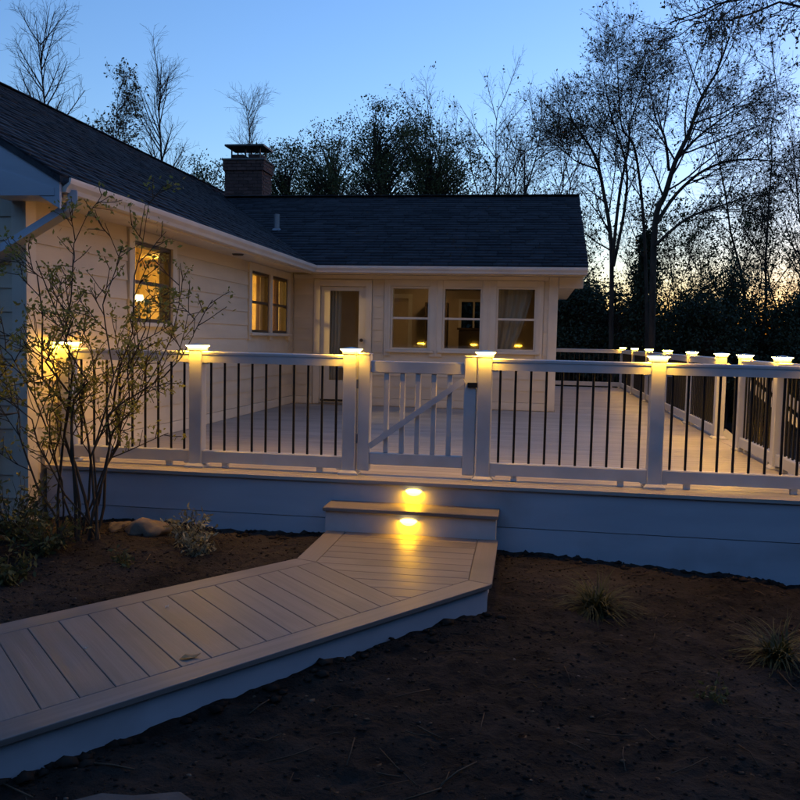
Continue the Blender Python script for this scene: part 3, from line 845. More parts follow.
# stairs off the right side, between the two posts
st = thing('stairs', (4.6, 3.1, -.8), 'deck stairs with lit white handrails descending on the right', 'stairs')
for k in range(4):
    box('tread', DX1+.02+k*.25, DX1+.30+k*.25, 2.68, 3.60, -.21-.19*k, -.18-.19*k, M['deck'], st)
for yy in (2.66, 3.62):
    mb = MB(); mb.beam((DX1+.01, yy, -.17), (DX1+1.05, yy, -.96), .035, .24); mb.build('stringer', M['skirt'], st)
sl_ = .82
for yy in (2.60, 3.68):
    p = post(st, X5+1.02, yy, -sl_*.98)
    for nm, zz, hh in (('handrail', .875, .085), ('bottom_rail', .13, .085)):
        mb = MB(); mb.beam((X5+PW/2+.003, yy, zz-.05), (X5+1.02-PW/2-.002, yy, zz-sl_*.93), .075, hh); mb.build(nm, M['white'], st)
    for k in range(8):
        xx = X5 + .16 + k*.10
        mb = MB(); mb.tube([(xx, yy, .10-sl_*(xx-X5)), (xx, yy, .85-sl_*(xx-X5))], .0098, 6); mb.build('baluster', M['black'], st)

# ------------------------------------------------------------------ step and walkway
step = thing('step', (1.0, -.4, -.45), 'white box step with composite tread below the gate', 'step')
box('tread', .372, 1.622, -.532, SK-.002, -.190, -.162, M['walk'], step, bevel=.004)
box('riser', .388, 1.606, -.504, -.480, -.55, -.1905, M['white'], step)
box('side_panel', .388, .412, -.479, SK-.002, -.55, -.1905, M['white'], step)
box('side_panel', 1.582, 1.606, -.479, SK-.002, -.55, -.1905, M['white'], step)
def step_light(name, parent, x, y, z):
    """half-moon fixture: hood against the board, lens open to the front and below"""
    def dome(r, h, d, up, t0=0.0):
        n, k = 16, 6; vs = []; fs = []
        for j in range(k+1):
            ph = math.pi/2*j/k
            for i in range(n+1):
                t_ = math.pi*i/n
                vs.append((x+math.cos(t_)*r*math.cos(ph), y-d*math.sin(ph), z+up*math.sin(t_)*h*math.cos(ph)))
        for j in range(k):
            for i in range(n): a = j*(n+1)+i; fs.append((a, a+1, a+n+2, a+n+1))
        return vs, fs
    hv, hf = dome(.062, .020, .056, 1)
    hood = mesh_obj(name, hv, hf, M['frosted'], parent, True)
    lv, lf = dome(.055, .030, .050, -1)
    mesh_obj('lens', lv, lf, M['step_lens'], hood, True)
    return hood
step_light('step_light', deck, .988, SK-.001, -.072)
step_light('step_light', step, .992, -.505, -.238)

def clip(poly, a, b, c):      # keep a*x + b*y <= c
    out = []
    for i in range(len(poly)):
        p, q = poly[i], poly[(i+1) % len(poly)]
        dp, dq = a*p[0]+b*p[1]-c, a*q[0]+b*q[1]-c
        if dp <= 0: out.append(p)
        if (dp < 0 < dq) or (dq < 0 < dp):
            t_ = dp/(dp-dq); out.append((p[0]+(q[0]-p[0])*t_, p[1]+(q[1]-p[1])*t_))
    return out
walk = thing('walkway', (.3, -2.5, -.5), 'raised walkway of composite boards angling from the step to lower left', 'walkway')
def poly_board(name, poly, ang, z1=WALK_Z, th=.025, material=None):
    """extruded polygon whose local X axis runs along the board"""
    cx_ = sum(p[0] for p in poly)/len(poly); cy_ = sum(p[1] for p in poly)/len(poly)
    ca, sa = math.cos(-ang), math.sin(-ang); n = len(poly)
    loc = [((p[0]-cx_)*ca-(p[1]-cy_)*sa, (p[0]-cx_)*sa+(p[1]-cy_)*ca) for p in poly]
    ar = sum(loc[i][0]*loc[(i+1) % n][1]-loc[(i+1) % n][0]*loc[i][1] for i in range(n))
    if ar < 0: loc = loc[::-1]
    me = bpy.data.meshes.new(name)
    me.from_pydata([(x, y, -th) for x, y in loc]+[(x, y, 0) for x, y in loc], [], [tuple(reversed(range(n))), tuple(range(n, 2*n))]+[(i, (i+1) % n, n+(i+1) % n, n+i) for i in range(n)])
    me.materials.append(material or M['walk'])
    o = link(bpy.data.objects.new(name, me), walk, (cx_, cy_, z1)); o.rotation_euler.z = ang
    add_bevel(o, .0025)
    return o
BW = .14
def isect(p, d, q, e):
    den = d[0]*e[1]-d[1]*e[0]; t_ = ((q[0]-p[0])*e[1]-(q[1]-p[1])*e[0])/den
    return (p[0]+d[0]*t_, p[1]+d[1]*t_)
WDv = (WD.x, WD.y)
nl = (-WD.y, WD.x)            # to the right of travel ... points towards the other edge for the left border
nin_L = (nl[0], nl[1]); 
# inner offset lines
Li = (WDp[0]+nin_L[0]*BW, WDp[1]+nin_L[1]*BW); Ri = (WC[0]-nin_L[0]*BW, WC[1]-nin_L[1]*BW)
Y0W = -.507
A_in, B_in = (WA[0]+BW, Y0W), (WB_[0]-BW, Y0W)
D_in = isect((WA[0]+BW, 0), (0, -1), Li, WDv)
C_in = isect((WB_[0]-BW, 0), (0.01, -1), Ri, WDv)
E_Li = (WE_L[0]+nin_L[0]*BW, WE_L[1]+nin_L[1]*BW); E_Ri = (WE_R[0]-nin_L[0]*BW, WE_R[1]-nin_L[1]*BW)
angW = math.atan2(WD.y, WD.x)
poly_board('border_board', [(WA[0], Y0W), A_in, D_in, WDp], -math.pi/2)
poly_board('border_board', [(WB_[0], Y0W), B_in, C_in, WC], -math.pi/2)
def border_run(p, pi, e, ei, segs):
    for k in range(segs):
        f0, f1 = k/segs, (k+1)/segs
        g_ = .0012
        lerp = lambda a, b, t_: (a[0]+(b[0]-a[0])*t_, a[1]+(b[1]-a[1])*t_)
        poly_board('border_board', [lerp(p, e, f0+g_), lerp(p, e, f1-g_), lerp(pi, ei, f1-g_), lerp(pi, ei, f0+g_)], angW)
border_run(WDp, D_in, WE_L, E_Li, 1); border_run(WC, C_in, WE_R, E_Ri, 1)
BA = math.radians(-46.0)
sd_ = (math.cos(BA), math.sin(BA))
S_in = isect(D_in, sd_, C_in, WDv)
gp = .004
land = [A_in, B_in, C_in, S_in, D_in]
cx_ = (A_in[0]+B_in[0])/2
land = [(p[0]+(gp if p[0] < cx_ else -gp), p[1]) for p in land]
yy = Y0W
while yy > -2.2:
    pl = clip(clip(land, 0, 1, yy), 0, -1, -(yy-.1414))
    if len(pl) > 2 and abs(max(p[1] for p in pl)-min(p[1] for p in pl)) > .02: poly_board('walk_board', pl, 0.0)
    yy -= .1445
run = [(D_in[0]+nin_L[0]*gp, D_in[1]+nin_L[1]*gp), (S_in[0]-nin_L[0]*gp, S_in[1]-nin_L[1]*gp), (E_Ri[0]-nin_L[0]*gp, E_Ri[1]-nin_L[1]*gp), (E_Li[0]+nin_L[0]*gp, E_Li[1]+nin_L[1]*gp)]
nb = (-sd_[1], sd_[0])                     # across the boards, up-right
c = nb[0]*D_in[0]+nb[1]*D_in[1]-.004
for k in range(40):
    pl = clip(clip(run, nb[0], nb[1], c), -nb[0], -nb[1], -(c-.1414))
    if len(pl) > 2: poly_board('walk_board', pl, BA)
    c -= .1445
# fascia under the edges, and dark framing under the boards
def fascia(p, q, out, name='fascia_board'):
    p, q = Vector((p[0], p[1], 0)), Vector((q[0], q[1], 0)); o_ = Vector((out[0], out[1], 0)).normalized()
    a, b = p-o_*.030, q-o_*.030; c_, d_ = p-o_*.055, q-o_*.055
    vs = [(*v.xy, -.72) for v in (a, b, d_, c_)] + [(*v.xy, WALK_Z-.0255) for v in (a, b, d_, c_)]
    mesh_obj(name, vs, BF, M['skirt'], walk)
fascia(WA, WDp, (-1, 0)); fascia(WB_, (WC[0], WC[1]+.03), (1, 0)); fascia(WDp, WE_L, (-nin_L[0], -nin_L[1])); fascia((WC[0]-.0, WC[1]-.0), WE_R, nin_L)
fv = [(WA[0]+.07, -.51), (WB_[0]-.07, -.51), (WC[0]-.07, WC[1]), (WE_R[0]-nin_L[0]*.07, WE_R[1]-nin_L[1]*.07), (WE_L[0]+nin_L[0]*.07, WE_L[1]+nin_L[1]*.07), (WDp[0]+.06, WDp[1])]
n = len(fv)
mesh_obj('framing', [(x, y, -.5) for x, y in fv]+[(x, y, WALK_Z-.009) for x, y in fv], [tuple(range(n)), tuple(reversed(range(n, 2*n)))]+[(i, n+i, n+(i+1) % n, (i+1) % n) for i in range(n)], M['joist'], walk)

# ------------------------------------------------------------------ vegetation tools
class Plant:
    def __init__(s, seed): s.r = random.Random(seed); s.tv = []; s.tf = []; s.lv = []; s.n = 0; s.tips = []
    def tube(s, pts, rad, k):
        v, f = tube_arrays(pts, rad, k); n = s.n
        s.tv += [tuple(p) for p in v]; s.tf += [tuple(i+n for i in q) for q in f]; s.n += len(v)
    def rdir(s): 
        while True:
            v = Vector((s.r.uniform(-1, 1), s.r.uniform(-1, 1), s.r.uniform(-1, 1)))
            if .05 < v.length < 1: return v.normalized()
    def limb(s, p, d, L_, r0, r1, segs, wob, lift, k):
        pts = [p.copy()]; d = d.normalized()
        for i in range(segs):
            d = (d + s.rdir()*wob + Vector((0, 0, lift))).normalized()
            p = p + d*(L_/segs); pts.append(p.copy())
        s.tube(pts, [r0+(r1-r0)*i/segs for i in range(segs+1)], k)
        return pts
    def grow(s, pts, r, level, cfg):
        """side shoots along a limb: cfg[level] = (count, length range, angle range, radius factor, wobble, lift)"""
        if level >= len(cfg): 
            s.tips.append(pts[-1]); s.tips.append(pts[len(pts)//2]); return
        cnt, l0, l1, a0, a1, rf, wob, lift, t0 = cfg[level]
        n = len(pts)-1
        for c in range(cnt):
            t_ = t0+(1-t0)*(c+s.r.random())/cnt; i = min(int(t_*n), n-1); f = t_*n-i
            p = pts[i].lerp(pts[i+1], f); d = (pts[i+1]-pts[i]).normalized()
            side = d.cross(s.rdir()); 
            if side.length < .05: continue
            side.normalize(); an = math.radians(s.r.uniform(a0, a1))
            nd = d*math.cos(an)+side*math.sin(an)
            L_ = s.r.uniform(l0, l1)*(1.15-.6*t_); rr = max(r*(1-.6*t_)*rf, .004)
            q = s.limb(p, nd, L_, rr, max(rr*.35, .0025), max(3, min(7, int(L_/.25)+2)), wob, lift, 3 if level > 0 else 5)
            s.grow(q, rr, level+1, cfg)
    def leaves(s, pos, size, n, spread, droop=0.0, aspect=.5):
        for _ in range(n):
            c = pos + s.rdir()*(spread*s.r.random()**.5); a = s.rdir(); a.z -= droop; a.normalize()
            b = a.cross(s.rdir()); 
            if b.length < .05: continue
            b.normalize(); L_ = size*s.r.uniform(.6, 1.3); w = L_*aspect
            s.lv += [tuple(c), tuple(c+a*L_*.5+b*w*.5), tuple(c+a*L_), tuple(c+a*L_*.5-b*w*.5)]
    def build(s, name, base, label, cat, bark, leaf, group=None, trunk='trunk', crown='crown'):
        t_ = thing(name, base, label, cat, group)
        if s.tv: fast_mesh(trunk, np.array(s.tv), np.array(s.tf), bark, t_, origin=base, smooth=True)
        if s.lv:
            f = np.arange(len(s.lv)).reshape(-1, 4); fast_mesh(crown, np.array(s.lv), f, leaf, t_, origin=base)
        return t_
V = Vector
def gzz(x, y): return ground_base(x, y)

# ------------------------------------------------------------------ foreground shrub and bed plants
sh = Plant(11)
sb = V((-1.33, -.80, gzz(-1.33, -.80)-.03))
targets = [(-.80, -.9, 1.92), (-1.0, -1.0, 1.75), (-1.25, -.9, 1.80), (-1.45, -1.0, 1.55), (-1.70, -1.0, 1.60), (-1.95, -1.1, 1.2), (-.55, -.8, 1.45), (-.42, -.8, 1.20),
           (-.70, -1.0, 1.15), (-.9, -.7, 1.35), (-1.15, -1.2, 1.25), (-1.5, -.6, 1.2), (-1.8, -1.3, .85), (-2.0, -1.0, .7), (-1.3, -1.2, .95)]
for i, tg in enumerate(targets):
    b0 = sb + V((sh.r.uniform(-.20, .22), sh.r.uniform(-.12, .14), 0)); tg = V(tg); pts = []
    for j in range(9):
        t_ = j/8; p = b0.lerp(tg, t_); p.z += .16*math.sin(t_*math.pi)*(1 if i % 3 else .4)
        p += sh.rdir()*.022*min(j, 4); pts.append(p)
    r0 = sh.r.uniform(.007, .013)
    sh.tube(pts, [r0*(1-.75*j/8) for j in range(9)], 6)
    sh.grow(pts, r0, 0, [(8, .22, .52, 20, 50, .5, .16, .04, .28), (4, .10, .26, 25, 60, .6, .18, .04, .2)])
for tp in sh.tips:
    if sh.r.random() < .9 and tp.z > -.1: sh.leaves(tp, .037, sh.r.randint(2, 8), .050, 0, .48)
sh.build('shrub', tuple(sb), 'tall thin-stemmed shrub with sparse small leaves at the house corner', 'shrub', M['stem'], M['leaf_shrub'], trunk='stems', crown='leaves')

def low_plant(name, x, y, n, h, spread, size, leafm, label, cat, seed, aspect=.4):
    p = Plant(seed); z = ground_z(x, y)-.02; b = V((x, y, z))
    for i in range(n):
        d = V((p.r.uniform(-1, 1)*spread, p.r.uniform(-1, 1)*spread, 1)).normalized()
        q = p.limb(b.copy(), d, h*p.r.uniform(.6, 1.15), .004, .0015, 5, .16, -.02, 4)
        for pt in q[1:]:
            p.leaves(pt, size, 3, size*.6, 0, aspect)
    return p.build(name, tuple(b), label, cat, M['stem'], leafm, trunk='stems', crown='leaves')
low_plant('leafy_plant', -.50, -.80, 34, .24, .95, .050, M['lavender'], 'pale grey-green low plant beside the walkway bend', 'plant', 21, .32)
low_plant('leafy_plant', -.36, -.98, 20, .17, 1.0, .046, M['lavender'], 'smaller pale low plant touching the walkway edge', 'plant', 22, .32)
low_plant('leafy_plant', -1.35, -1.25, 40, .32, 1.0, .05, M['leaf_low'], 'low leafy plant at the foot of the tall shrub', 'plant', 23)
low_plant('leafy_plant', -1.75, -.95, 44, .50, .8, .05, M['leaf_low'], 'low leafy plant against the house corner left of the shrub', 'plant', 24)
low_plant('leafy_plant', -1.30, -1.75, 30, .22, 1.1, .05, M['leaf_low'], 'low trailing plant in the bed nearest the left edge of the photo', 'plant', 25)
low_plant('leafy_plant', -.72, -1.36, 7, .12, 1.1, .035, M['leaf_low'], 'tiny seedling plant in the dark bed by the walkway', 'plant', 26)
low_plant('leafy_plant', 2.68, -2.50, 7, .11, 1.3, .030, M['leaf_low'], 'sparse withered little plant in the soil at lower right', 'plant', 27)
def grass_clump(x, y, n, L_, label, seed):
    r = random.Random(seed); z = ground_z(x, y)-.01; vs = []; fs = []
    for i in range(n):
        a = r.uniform(0, 6.283); out = r.uniform(.25, 1.0); l_ = L_*r.uniform(.6, 1.15); w = r.uniform(.004, .008)
        p = V((x+r.uniform(-.05, .05), y+r.uniform(-.05, .05), z)); d = V((math.cos(a)*out*.75, math.sin(a)*out*.75, 1)).normalized(); sd2 = V((-math.sin(a), math.cos(a), 0))
        n0 = len(vs)
        for j in range(6):
            ww = w*(1-j/5.3); vs += [tuple(p-sd2*ww), tuple(p+sd2*ww)]
            d = (d + V((math.cos(a)*.16, math.sin(a)*.16, -.52*out))).normalized(); p = p + d*(l_/5)
            p.z = max(p.z, z+.008)
        fs += [(n0+2*j, n0+2*j+1, n0+2*j+3, n0+2*j+2) for j in range(5)]
    t_ = thing('grass_clump', (x, y, z), label, 'grass', 'grass clumps in the soil')
    tag(fast_mesh('blades', np.array(vs), np.array(fs), M['blade'], t_, origin=(x, y, z)), kind='stuff')
grass_clump(2.24, -1.36, 300, .34, 'arching grass clump in the soil right of the walkway landing', 31)
grass_clump(3.12, -1.86, 240, .30, 'grass clump in the soil near the right edge of the photo', 32)

def rock(name, x, y, sx, sy, sz, label, material, seed, sub=3, rough=.33, cat='rock', sink=.35):
    import bmesh
    bm = bmesh.new(); bmesh.ops.create_icosphere(bm, subdivisions=sub, radius=1)
    for v in bm.verts:
        n_ = noise.noise(v.co*1.3+V((seed, 0, 0)))*rough*1.6 + noise.noise(v.co*3.1+V((0, seed, 0)))*rough*.5
        v.co *= 1+n_+.10*noise.cell(v.co*2.2+V((seed, seed, 0))); v.co.x *= sx; v.co.y *= sy; v.co.z *= sz
    me = bpy.data.meshes.new(name); bm.to_mesh(me); bm.free(); me.materials.append(material); me.shade_smooth()
    o = link(bpy.data.objects.new(name, me), None, (x, y, ground_z(x, y)+sz*(1-2*sink)*.5)); o.rotation_euler.z = seed
    return tag(o, label, cat)
rock('rock', -.95, -.58, .17, .11, .09, 'rounded tan rock in the bed between shrub and walkway', M['rock'], 3.3)
rock('rock', -1.18, -.50, .10, .08, .05, 'small low stone lying behind the tan rock by the deck skirt', M['rock'], 1.7)
sr = random.Random(9); sv = []; sn = 11
for ring, (f_, zz) in enumerate(((1.0, -.04), (1.0, .010), (.93, .020), (.5, .024))):
    for i in range(sn):
        a_ = 6.283*i/sn; rr_ = (1+.22*math.sin(a_*2+.6)+.10*math.sin(a_*5+2))*f_
        sv.append((.60+.24*rr_*math.cos(a_)+(.0 if ring else .0), -3.98+.17*rr_*math.sin(a_), ground_z(.6, -3.98)+zz+sr.uniform(-.003, .003)))
sf = [(r_*sn+i, r_*sn+(i+1) % sn, (r_+1)*sn+(i+1) % sn, (r_+1)*sn+i) for r_ in range(3) for i in range(sn)] + [tuple(range(3*sn, 4*sn))]
tag(mesh_obj('stone_slab', sv, sf, M['slab'], None), 'flat pale stone slab in the dirt at the bottom left', 'stone')

# loose soil crumbs, chips and litter
def scatter(name, n, size, material, seed, region, flat=.6, edge=False):
    r = random.Random(seed); vs = []; fs = []
    k = 0
    base = np.array([(1, 0, 0), (-1, 0, 0), (0, 1, 0), (0, -1, 0), (0, 0, 1), (0, 0, -1)], float)
    F = [(0, 2, 4), (2, 1, 4), (1, 3, 4), (3, 0, 4), (2, 0, 5), (1, 2, 5), (3, 1, 5), (0, 3, 5)]
    while k < n:
        x, y = r.uniform(*region[:2]), r.uniform(*region[2:])
        if in_walk(x, y, .0) or y > SK-.005: continue
        s = size*r.uniform(.35, 1)**2*1.3; a = r.uniform(0, 6.28); ca, sa = math.cos(a), math.sin(a)
        b = base*np.array([s*r.uniform(.6, 1.4), s*r.uniform(.6, 1.4), s*flat*r.uniform(.5, 1.2)])*np.array([[r.uniform(.7, 1.3)] for _ in range(6)])
        z = ground_z(x, y)+s*flat*.2
        m0 = len(vs)
        for q in b: vs.append((x+q[0]*ca-q[1]*sa, y+q[0]*sa+q[1]*ca, z+q[2]))
        fs += [tuple(i+m0 for i in f) for f in F]; k += 1
    o = fast_mesh(name, np.array(vs), np.array(fs), material, None)
    return tag(o, kind='stuff')
tag(scatter('soil_crumbs', 16000, .010, M['chip'], 41, (-2.4, 4.6, -5.0, -.25)), 'dark crumbs and clods of loose garden soil', 'soil')
tag(scatter('soil_clods', 260, .034, M['chip'], 42, (-1.9, 4.4, -.42, -.25)), 'clods of soil heaped along the foot of the deck skirt', 'soil')
def twigs(n, seed):
    r = random.Random(seed); mb = MB()
    while n:
        x, y = r.uniform(-1.8, 4.4), r.uniform(-4.6, -.35)
        if in_walk(x, y, .1): continue
        a = r.uniform(0, 6.28); l_ = r.uniform(.03, .13); pts = []
        for j in range(3):
            xx, yy = x+math.cos(a)*l_*(j-1), y+math.sin(a)*l_*(j-1); pts.append((xx+r.uniform(-.006, .006), yy+r.uniform(-.006, .006), ground_z(xx, yy)+.006+r.uniform(0, .008)))
        mb.tube(pts, r.uniform(.0015, .0035), 4); n -= 1
    o = fast_mesh('twigs', np.array(mb.v), np.array([f for f in mb.f if len(f) == 4]), M['litter'], None)
    tag(o, 'thin dead twigs strewn over the garden soil', 'twigs', kind='stuff')
twigs(260, 46)
tag(scatter('pebbles', 110, .010, M['rock'], 43, (-1.9, 4.6, -4.6, -.3)), 'scattered small pale pebbles in the soil', 'pebbles')
tag(scatter('leaf_litter', 900, .014, M['litter'], 44, (-1.9, 4.6, -4.8, -.3), .12), 'scattered dry leaf bits on the soil', 'litter')

def edge_clods(p, q, out, n, seed):
    r = random.Random(seed); vs = []; fs = []
    for k in range(n):
        t_ = r.random(); o_ = r.uniform(-.03, .12)*r.random(); x = p[0]+(q[0]-p[0])*t_+out[0]*o_; y = p[1]+(q[1]-p[1])*t_+out[1]*o_
        s_ = r.uniform(.1, 1)**3*.030+.003; z = ground_z(x, y)+s_*.1; m0 = len(vs)
        for (a_, b_, c_) in ((1, 0, 0), (-1, 0, 0), (0, 1, 0), (0, -1, 0), (0, 0, 1), (0, 0, -1), (.7, .7, .5), (-.7, .7, .4), (.6, -.7, .5), (-.7, -.6, .5)):
            j = s_*r.uniform(.7, 1.2); vs.append((x+a_*j*1.3, y+b_*j*1.3, z+c_*j*.75))
        fs += [tuple(i+m0 for i in f) for f in ((0, 6, 4), (6, 2, 4), (2, 7, 4), (7, 1, 4), (1, 9, 4), (9, 3, 4), (3, 8, 4), (8, 0, 4), (2, 6, 5), (6, 0, 5), (0, 8, 5), (8, 3, 5), (3, 9, 5), (9, 1, 5), (1, 7, 5), (7, 2, 5))]
    o = fast_mesh('soil_clods', np.array(vs), np.array(fs), M['chip'], None)
    return tag(o, 'clods of soil heaped along the lower edge of the walkway', 'soil', kind='stuff')
edge_clods(WC, WE_R, nin_L, 220, 45)
def fallen_leaf(x, y, z, s, a, material, label):
    vs = [(x-s, y, z), (x-.4*s, y+.45*s, z+.010), (x+.4*s, y+.35*s, z+.004), (x+s, y, z+.012), (x+.3*s, y-.4*s, z+.003), (x-.5*s, y-.4*s, z+.008), (x, y, z+.003)]
    o = mesh_obj('fallen_leaf', vs, [(i, (i+1) % 6, 6) for i in range(6)], material, None)
    o.rotation_euler.z = a
    sm = o.modifiers.new('thickness', 'SOLIDIFY'); sm.thickness = .0015
    tag(o, label, 'leaf')
M['dry_leaf'] = mat('dry_leaf', (.42, .26, .11), (.30, .17, .07), rough=.8, bump=0)
M['pale_leaf'] = mat('pale_petal', (.65, .62, .56), rough=.7, bump=0)
fallen_leaf(.416, -3.016, WALK_Z+.002, .045, .6, M['dry_leaf'], 'dry tan leaf lying on the walkway boards')
fallen_leaf(.037, -2.404, WALK_Z+.002, .014, 1.2, M['pale_leaf'], 'tiny pale petal on the walkway near its left border')
fallen_leaf(-.06, -3.02, WALK_Z+.002, .010, .2, M['pale_leaf'], 'tiny pale petal on the walkway closest to the camera')

# ------------------------------------------------------------------ trees behind the house
def bare_tree(x, y, top, label, seed, width=2.4, upright=True, leaf=0, leafm=None, group='bare trees behind the house', stems=1, r0=.13):
    p = Plant(seed); z0 = gzz(x, y)-.1; H = top-z0
    for s_ in range(stems):
        b = V((x+p.r.uniform(-.3, .3)*(stems > 1), y, z0)); pts = [b]
        lean = V((p.r.uniform(-.03, .03), p.r.uniform(-.03, .03), 1)) + (V(((s_-(stems-1)/2)*.22, 0, 0)) if stems > 1 else V((0, 0, 0)))
        for j in range(1, 12):
            t_ = j/11; pts.append(b + lean*(H*t_) + V((p.r.uniform(-.05, .05), p.r.uniform(-.05, .05), 0))*j*.25)
        rr = r0*(1 if stems == 1 else .75)
        p.tube(pts, [rr*(1-t_/11*.93) for t_ in range(12)], 7)
        p.grow(pts, rr, 0, [(int(34/stems)+8, width*.65, width*1.25, 26, 46, .40, .07, .05, .20), (11, .5, 1.2, 25, 50, .5, .12, .04, .15), (4, .2, .5, 25, 55, .6, .12, .02, .2)])
    if leaf:
        for tp in p.tips:
            if p.r.random() < leaf: p.leaves(tp, .11, p.r.randint(1, 4), .12)
    return p.build('bare_tree' if leaf < .3 else 'budding_tree', (x, y, z0), label, 'tree', M['bark'], leafm or M['leaf_bud'], group)
bare_tree(-14.3, 20, 10.7, 'tall bare tree above the roof at the far left', 101, 2.6)
bare_tree(-12.1, 24, 10.3, 'bare upright tree over the roof left of the chimney', 102, 2.5)
bare_tree(-9.6, 26, 9.9, 'slender bare tree directly behind the chimney', 104, 1.7, r0=.10)
bare_tree(-13.1, 22.5, 9.6, 'small budding tree between the two bare trees at left', 103, 1.5, leaf=.5, r0=.09, group='budding trees behind the house')
bare_tree(-.1, 27, 10.2, 'wide bare tree above the right half of the back roof', 108, 3.0, stems=3, leaf=.06)
bare_tree(-1.2, 29, 9.0, 'twiggy bare tree filling the gap right of the dense leafy tree', 112, 2.6, stems=3, leaf=.15)
bare_tree(1.2, 25.5, 8.2, 'fine-twigged bare tree behind the right end of the roof ridge', 113, 2.2, stems=3, leaf=.12)
bare_tree(1.9, 30, 9.5, 'pale bare tree just past the roof end, far behind', 109, 2.4, stems=2, leaf=.1)
bare_tree(9.6, 24, 10.5, 'bare tree at the right edge of the photo', 110, 3.2, stems=3, leaf=.12, r0=.09)
bare_tree(12.2, 27, 9.0, 'bare tree half outside the right edge of the photo', 111, 3.0, stems=2, leaf=.1)

def leafy_tree(name, x, y, top, w, dens, size, label, seed, leafm, group, zlow=1.0, conifer=False, gap=.45, lob=(.64, .90)):
    p = Plant(seed); z0 = gzz(x, y)-.1; b = V((x, y, z0)); H = top-z0
    pts = [b + V((p.r.uniform(-.1, .1)*j*.3, p.r.uniform(-.1, .1)*j*.2, H*.96*j/9)) for j in range(10)]
    p.tube(pts, [.12*(1-j/9*.9) for j in range(10)], 6)
    cl = []
    lobes = [(V((p.r.uniform(-.55, .55)*w, p.r.uniform(-.5, .5)*w, H*p.r.uniform(*lob))), p.r.uniform(.40, .70)) for _ in range(10)] + [(V((0, 0, H*(lob[1]+.02))), .45), (V((0, 0, H*.55)), .8)]
    k = 0
    while k < dens:
        k += 1
        if conifer:
            t_ = p.r.random()**1.2; z = zlow + (H-zlow)*t_; env = w*((1-t_)*1.05+.06)*p.r.uniform(.55, 1.1)
            a = p.r.uniform(0, 6.283); rr = env*p.r.random()**.45; c = b + V((math.cos(a)*rr, math.sin(a)*rr, z))
        else:
            lc, lr = p.r.choice(lobes); q = p.rdir()*(p.r.random()**.4)
            c = b + lc + V((q.x*lr*w, q.y*lr*w, q.z*lr*(H*.24 if H > 7 else H*.32)))
            if c.z < z0+zlow: c.z = z0+zlow+p.r.random()*.5
            if c.z > z0+H: c.z = z0+H-p.r.random()*.6
            if noise.noise(c*1.5+V((seed, 0, 0))) < gap-.5: continue
        cl.append(c)
    for c in cl:
        t_ = min(max((c.z-z0)/H-.12, .05), .93); i = int(t_*9); s0 = pts[i].lerp(pts[i+1], t_*9-i)
        if p.r.random() < .55:
            mid = s0.lerp(c, .5)+p.rdir()*.15
            p.tube([s0, mid, c], [.022, .014, .005], 3)
        p.leaves(c, size, p.r.randint(12, 22), .28 if not conifer else .24, .5 if conifer else 0, .55)
    return p.build(name, (x, y, z0), label, 'tree', M['bark'], leafm, group)
gB = 'leafy trees behind the back roof'
leafy_tree('leafy_tree', -8.8, 20, 6.9, 1.5, 420, .085, 'small dark leafy tree left of the chimney top', 201, M['leaf_dark'], gB, 1.5, gap=.42)
leafy_tree('leafy_tree', -7.2, 24, 8.1, 1.9, 950, .085, 'loose leafy tree right beside the chimney', 202, M['leaf_dark'], gB, 2, gap=.42)
leafy_tree('leafy_tree', -5.6, 24.5, 9.0, 2.3, 1250, .085, 'leafy tree with gaps of sky behind the left part of the back roof', 203, M['leaf_dark'], gB, 2, gap=.48)
leafy_tree('leafy_tree', -3.5, 22, 8.9, 2.2, 1300, .085, 'tallest leafy tree behind the middle of the back roof', 204, M['leaf_dark'], gB, 2, gap=.46)
leafy_tree('leafy_tree', -2.0, 23, 8.5, 2.3, 1350, .085, 'dense round leafy tree behind the back roof, right of the tallest', 205, M['leaf_dark'], gB, 2, gap=.46)

# the two multi-stemmed trees right of the house
def stem_tree(name, stems, base, label, seed, leaf, rads, cfg, group):
    p = Plant(seed)
    for s_, r in zip(stems, rads):
        ctrl = [V(q)+V((0, p.r.uniform(-.5, .5)*(i > 0), 0)) for i, q in enumerate(s_)]
        pts = []
        for i in range(len(ctrl)-1):
            for j in range(4):
                t_ = j/4; c0, c1, c2, c3 = ctrl[max(i-1, 0)], ctrl[i], ctrl[i+1], ctrl[min(i+2, len(ctrl)-1)]
                pts.append(.5*((2*c1)+(c2-c0)*t_+(2*c0-5*c1+4*c2-c3)*t_*t_+(3*c1-c0-3*c2+c3)*t_**3))
        pts.append(ctrl[-1]); n_ = len(pts)-1
        p.tube(pts, [r*(1-.8*i/n_) for i in range(n_+1)], 7)
        p.grow(pts, r, 0, cfg)
        for kk in range(3): p.grow([pts[-1], pts[-1]+(pts[-1]-pts[-4])*.5+p.rdir()*.3], r*.25, 1, cfg)
    for tp in p.tips:
        if p.r.random() < leaf: p.leaves(tp, .075, p.r.randint(1, 3), .12)
    return p.build(name, base, label, 'tree', M['bark'], M['leaf_bud'], group)
zb9, zb10 = gzz(4.0, 18)-.1, gzz(4.86, 16.5)-.1
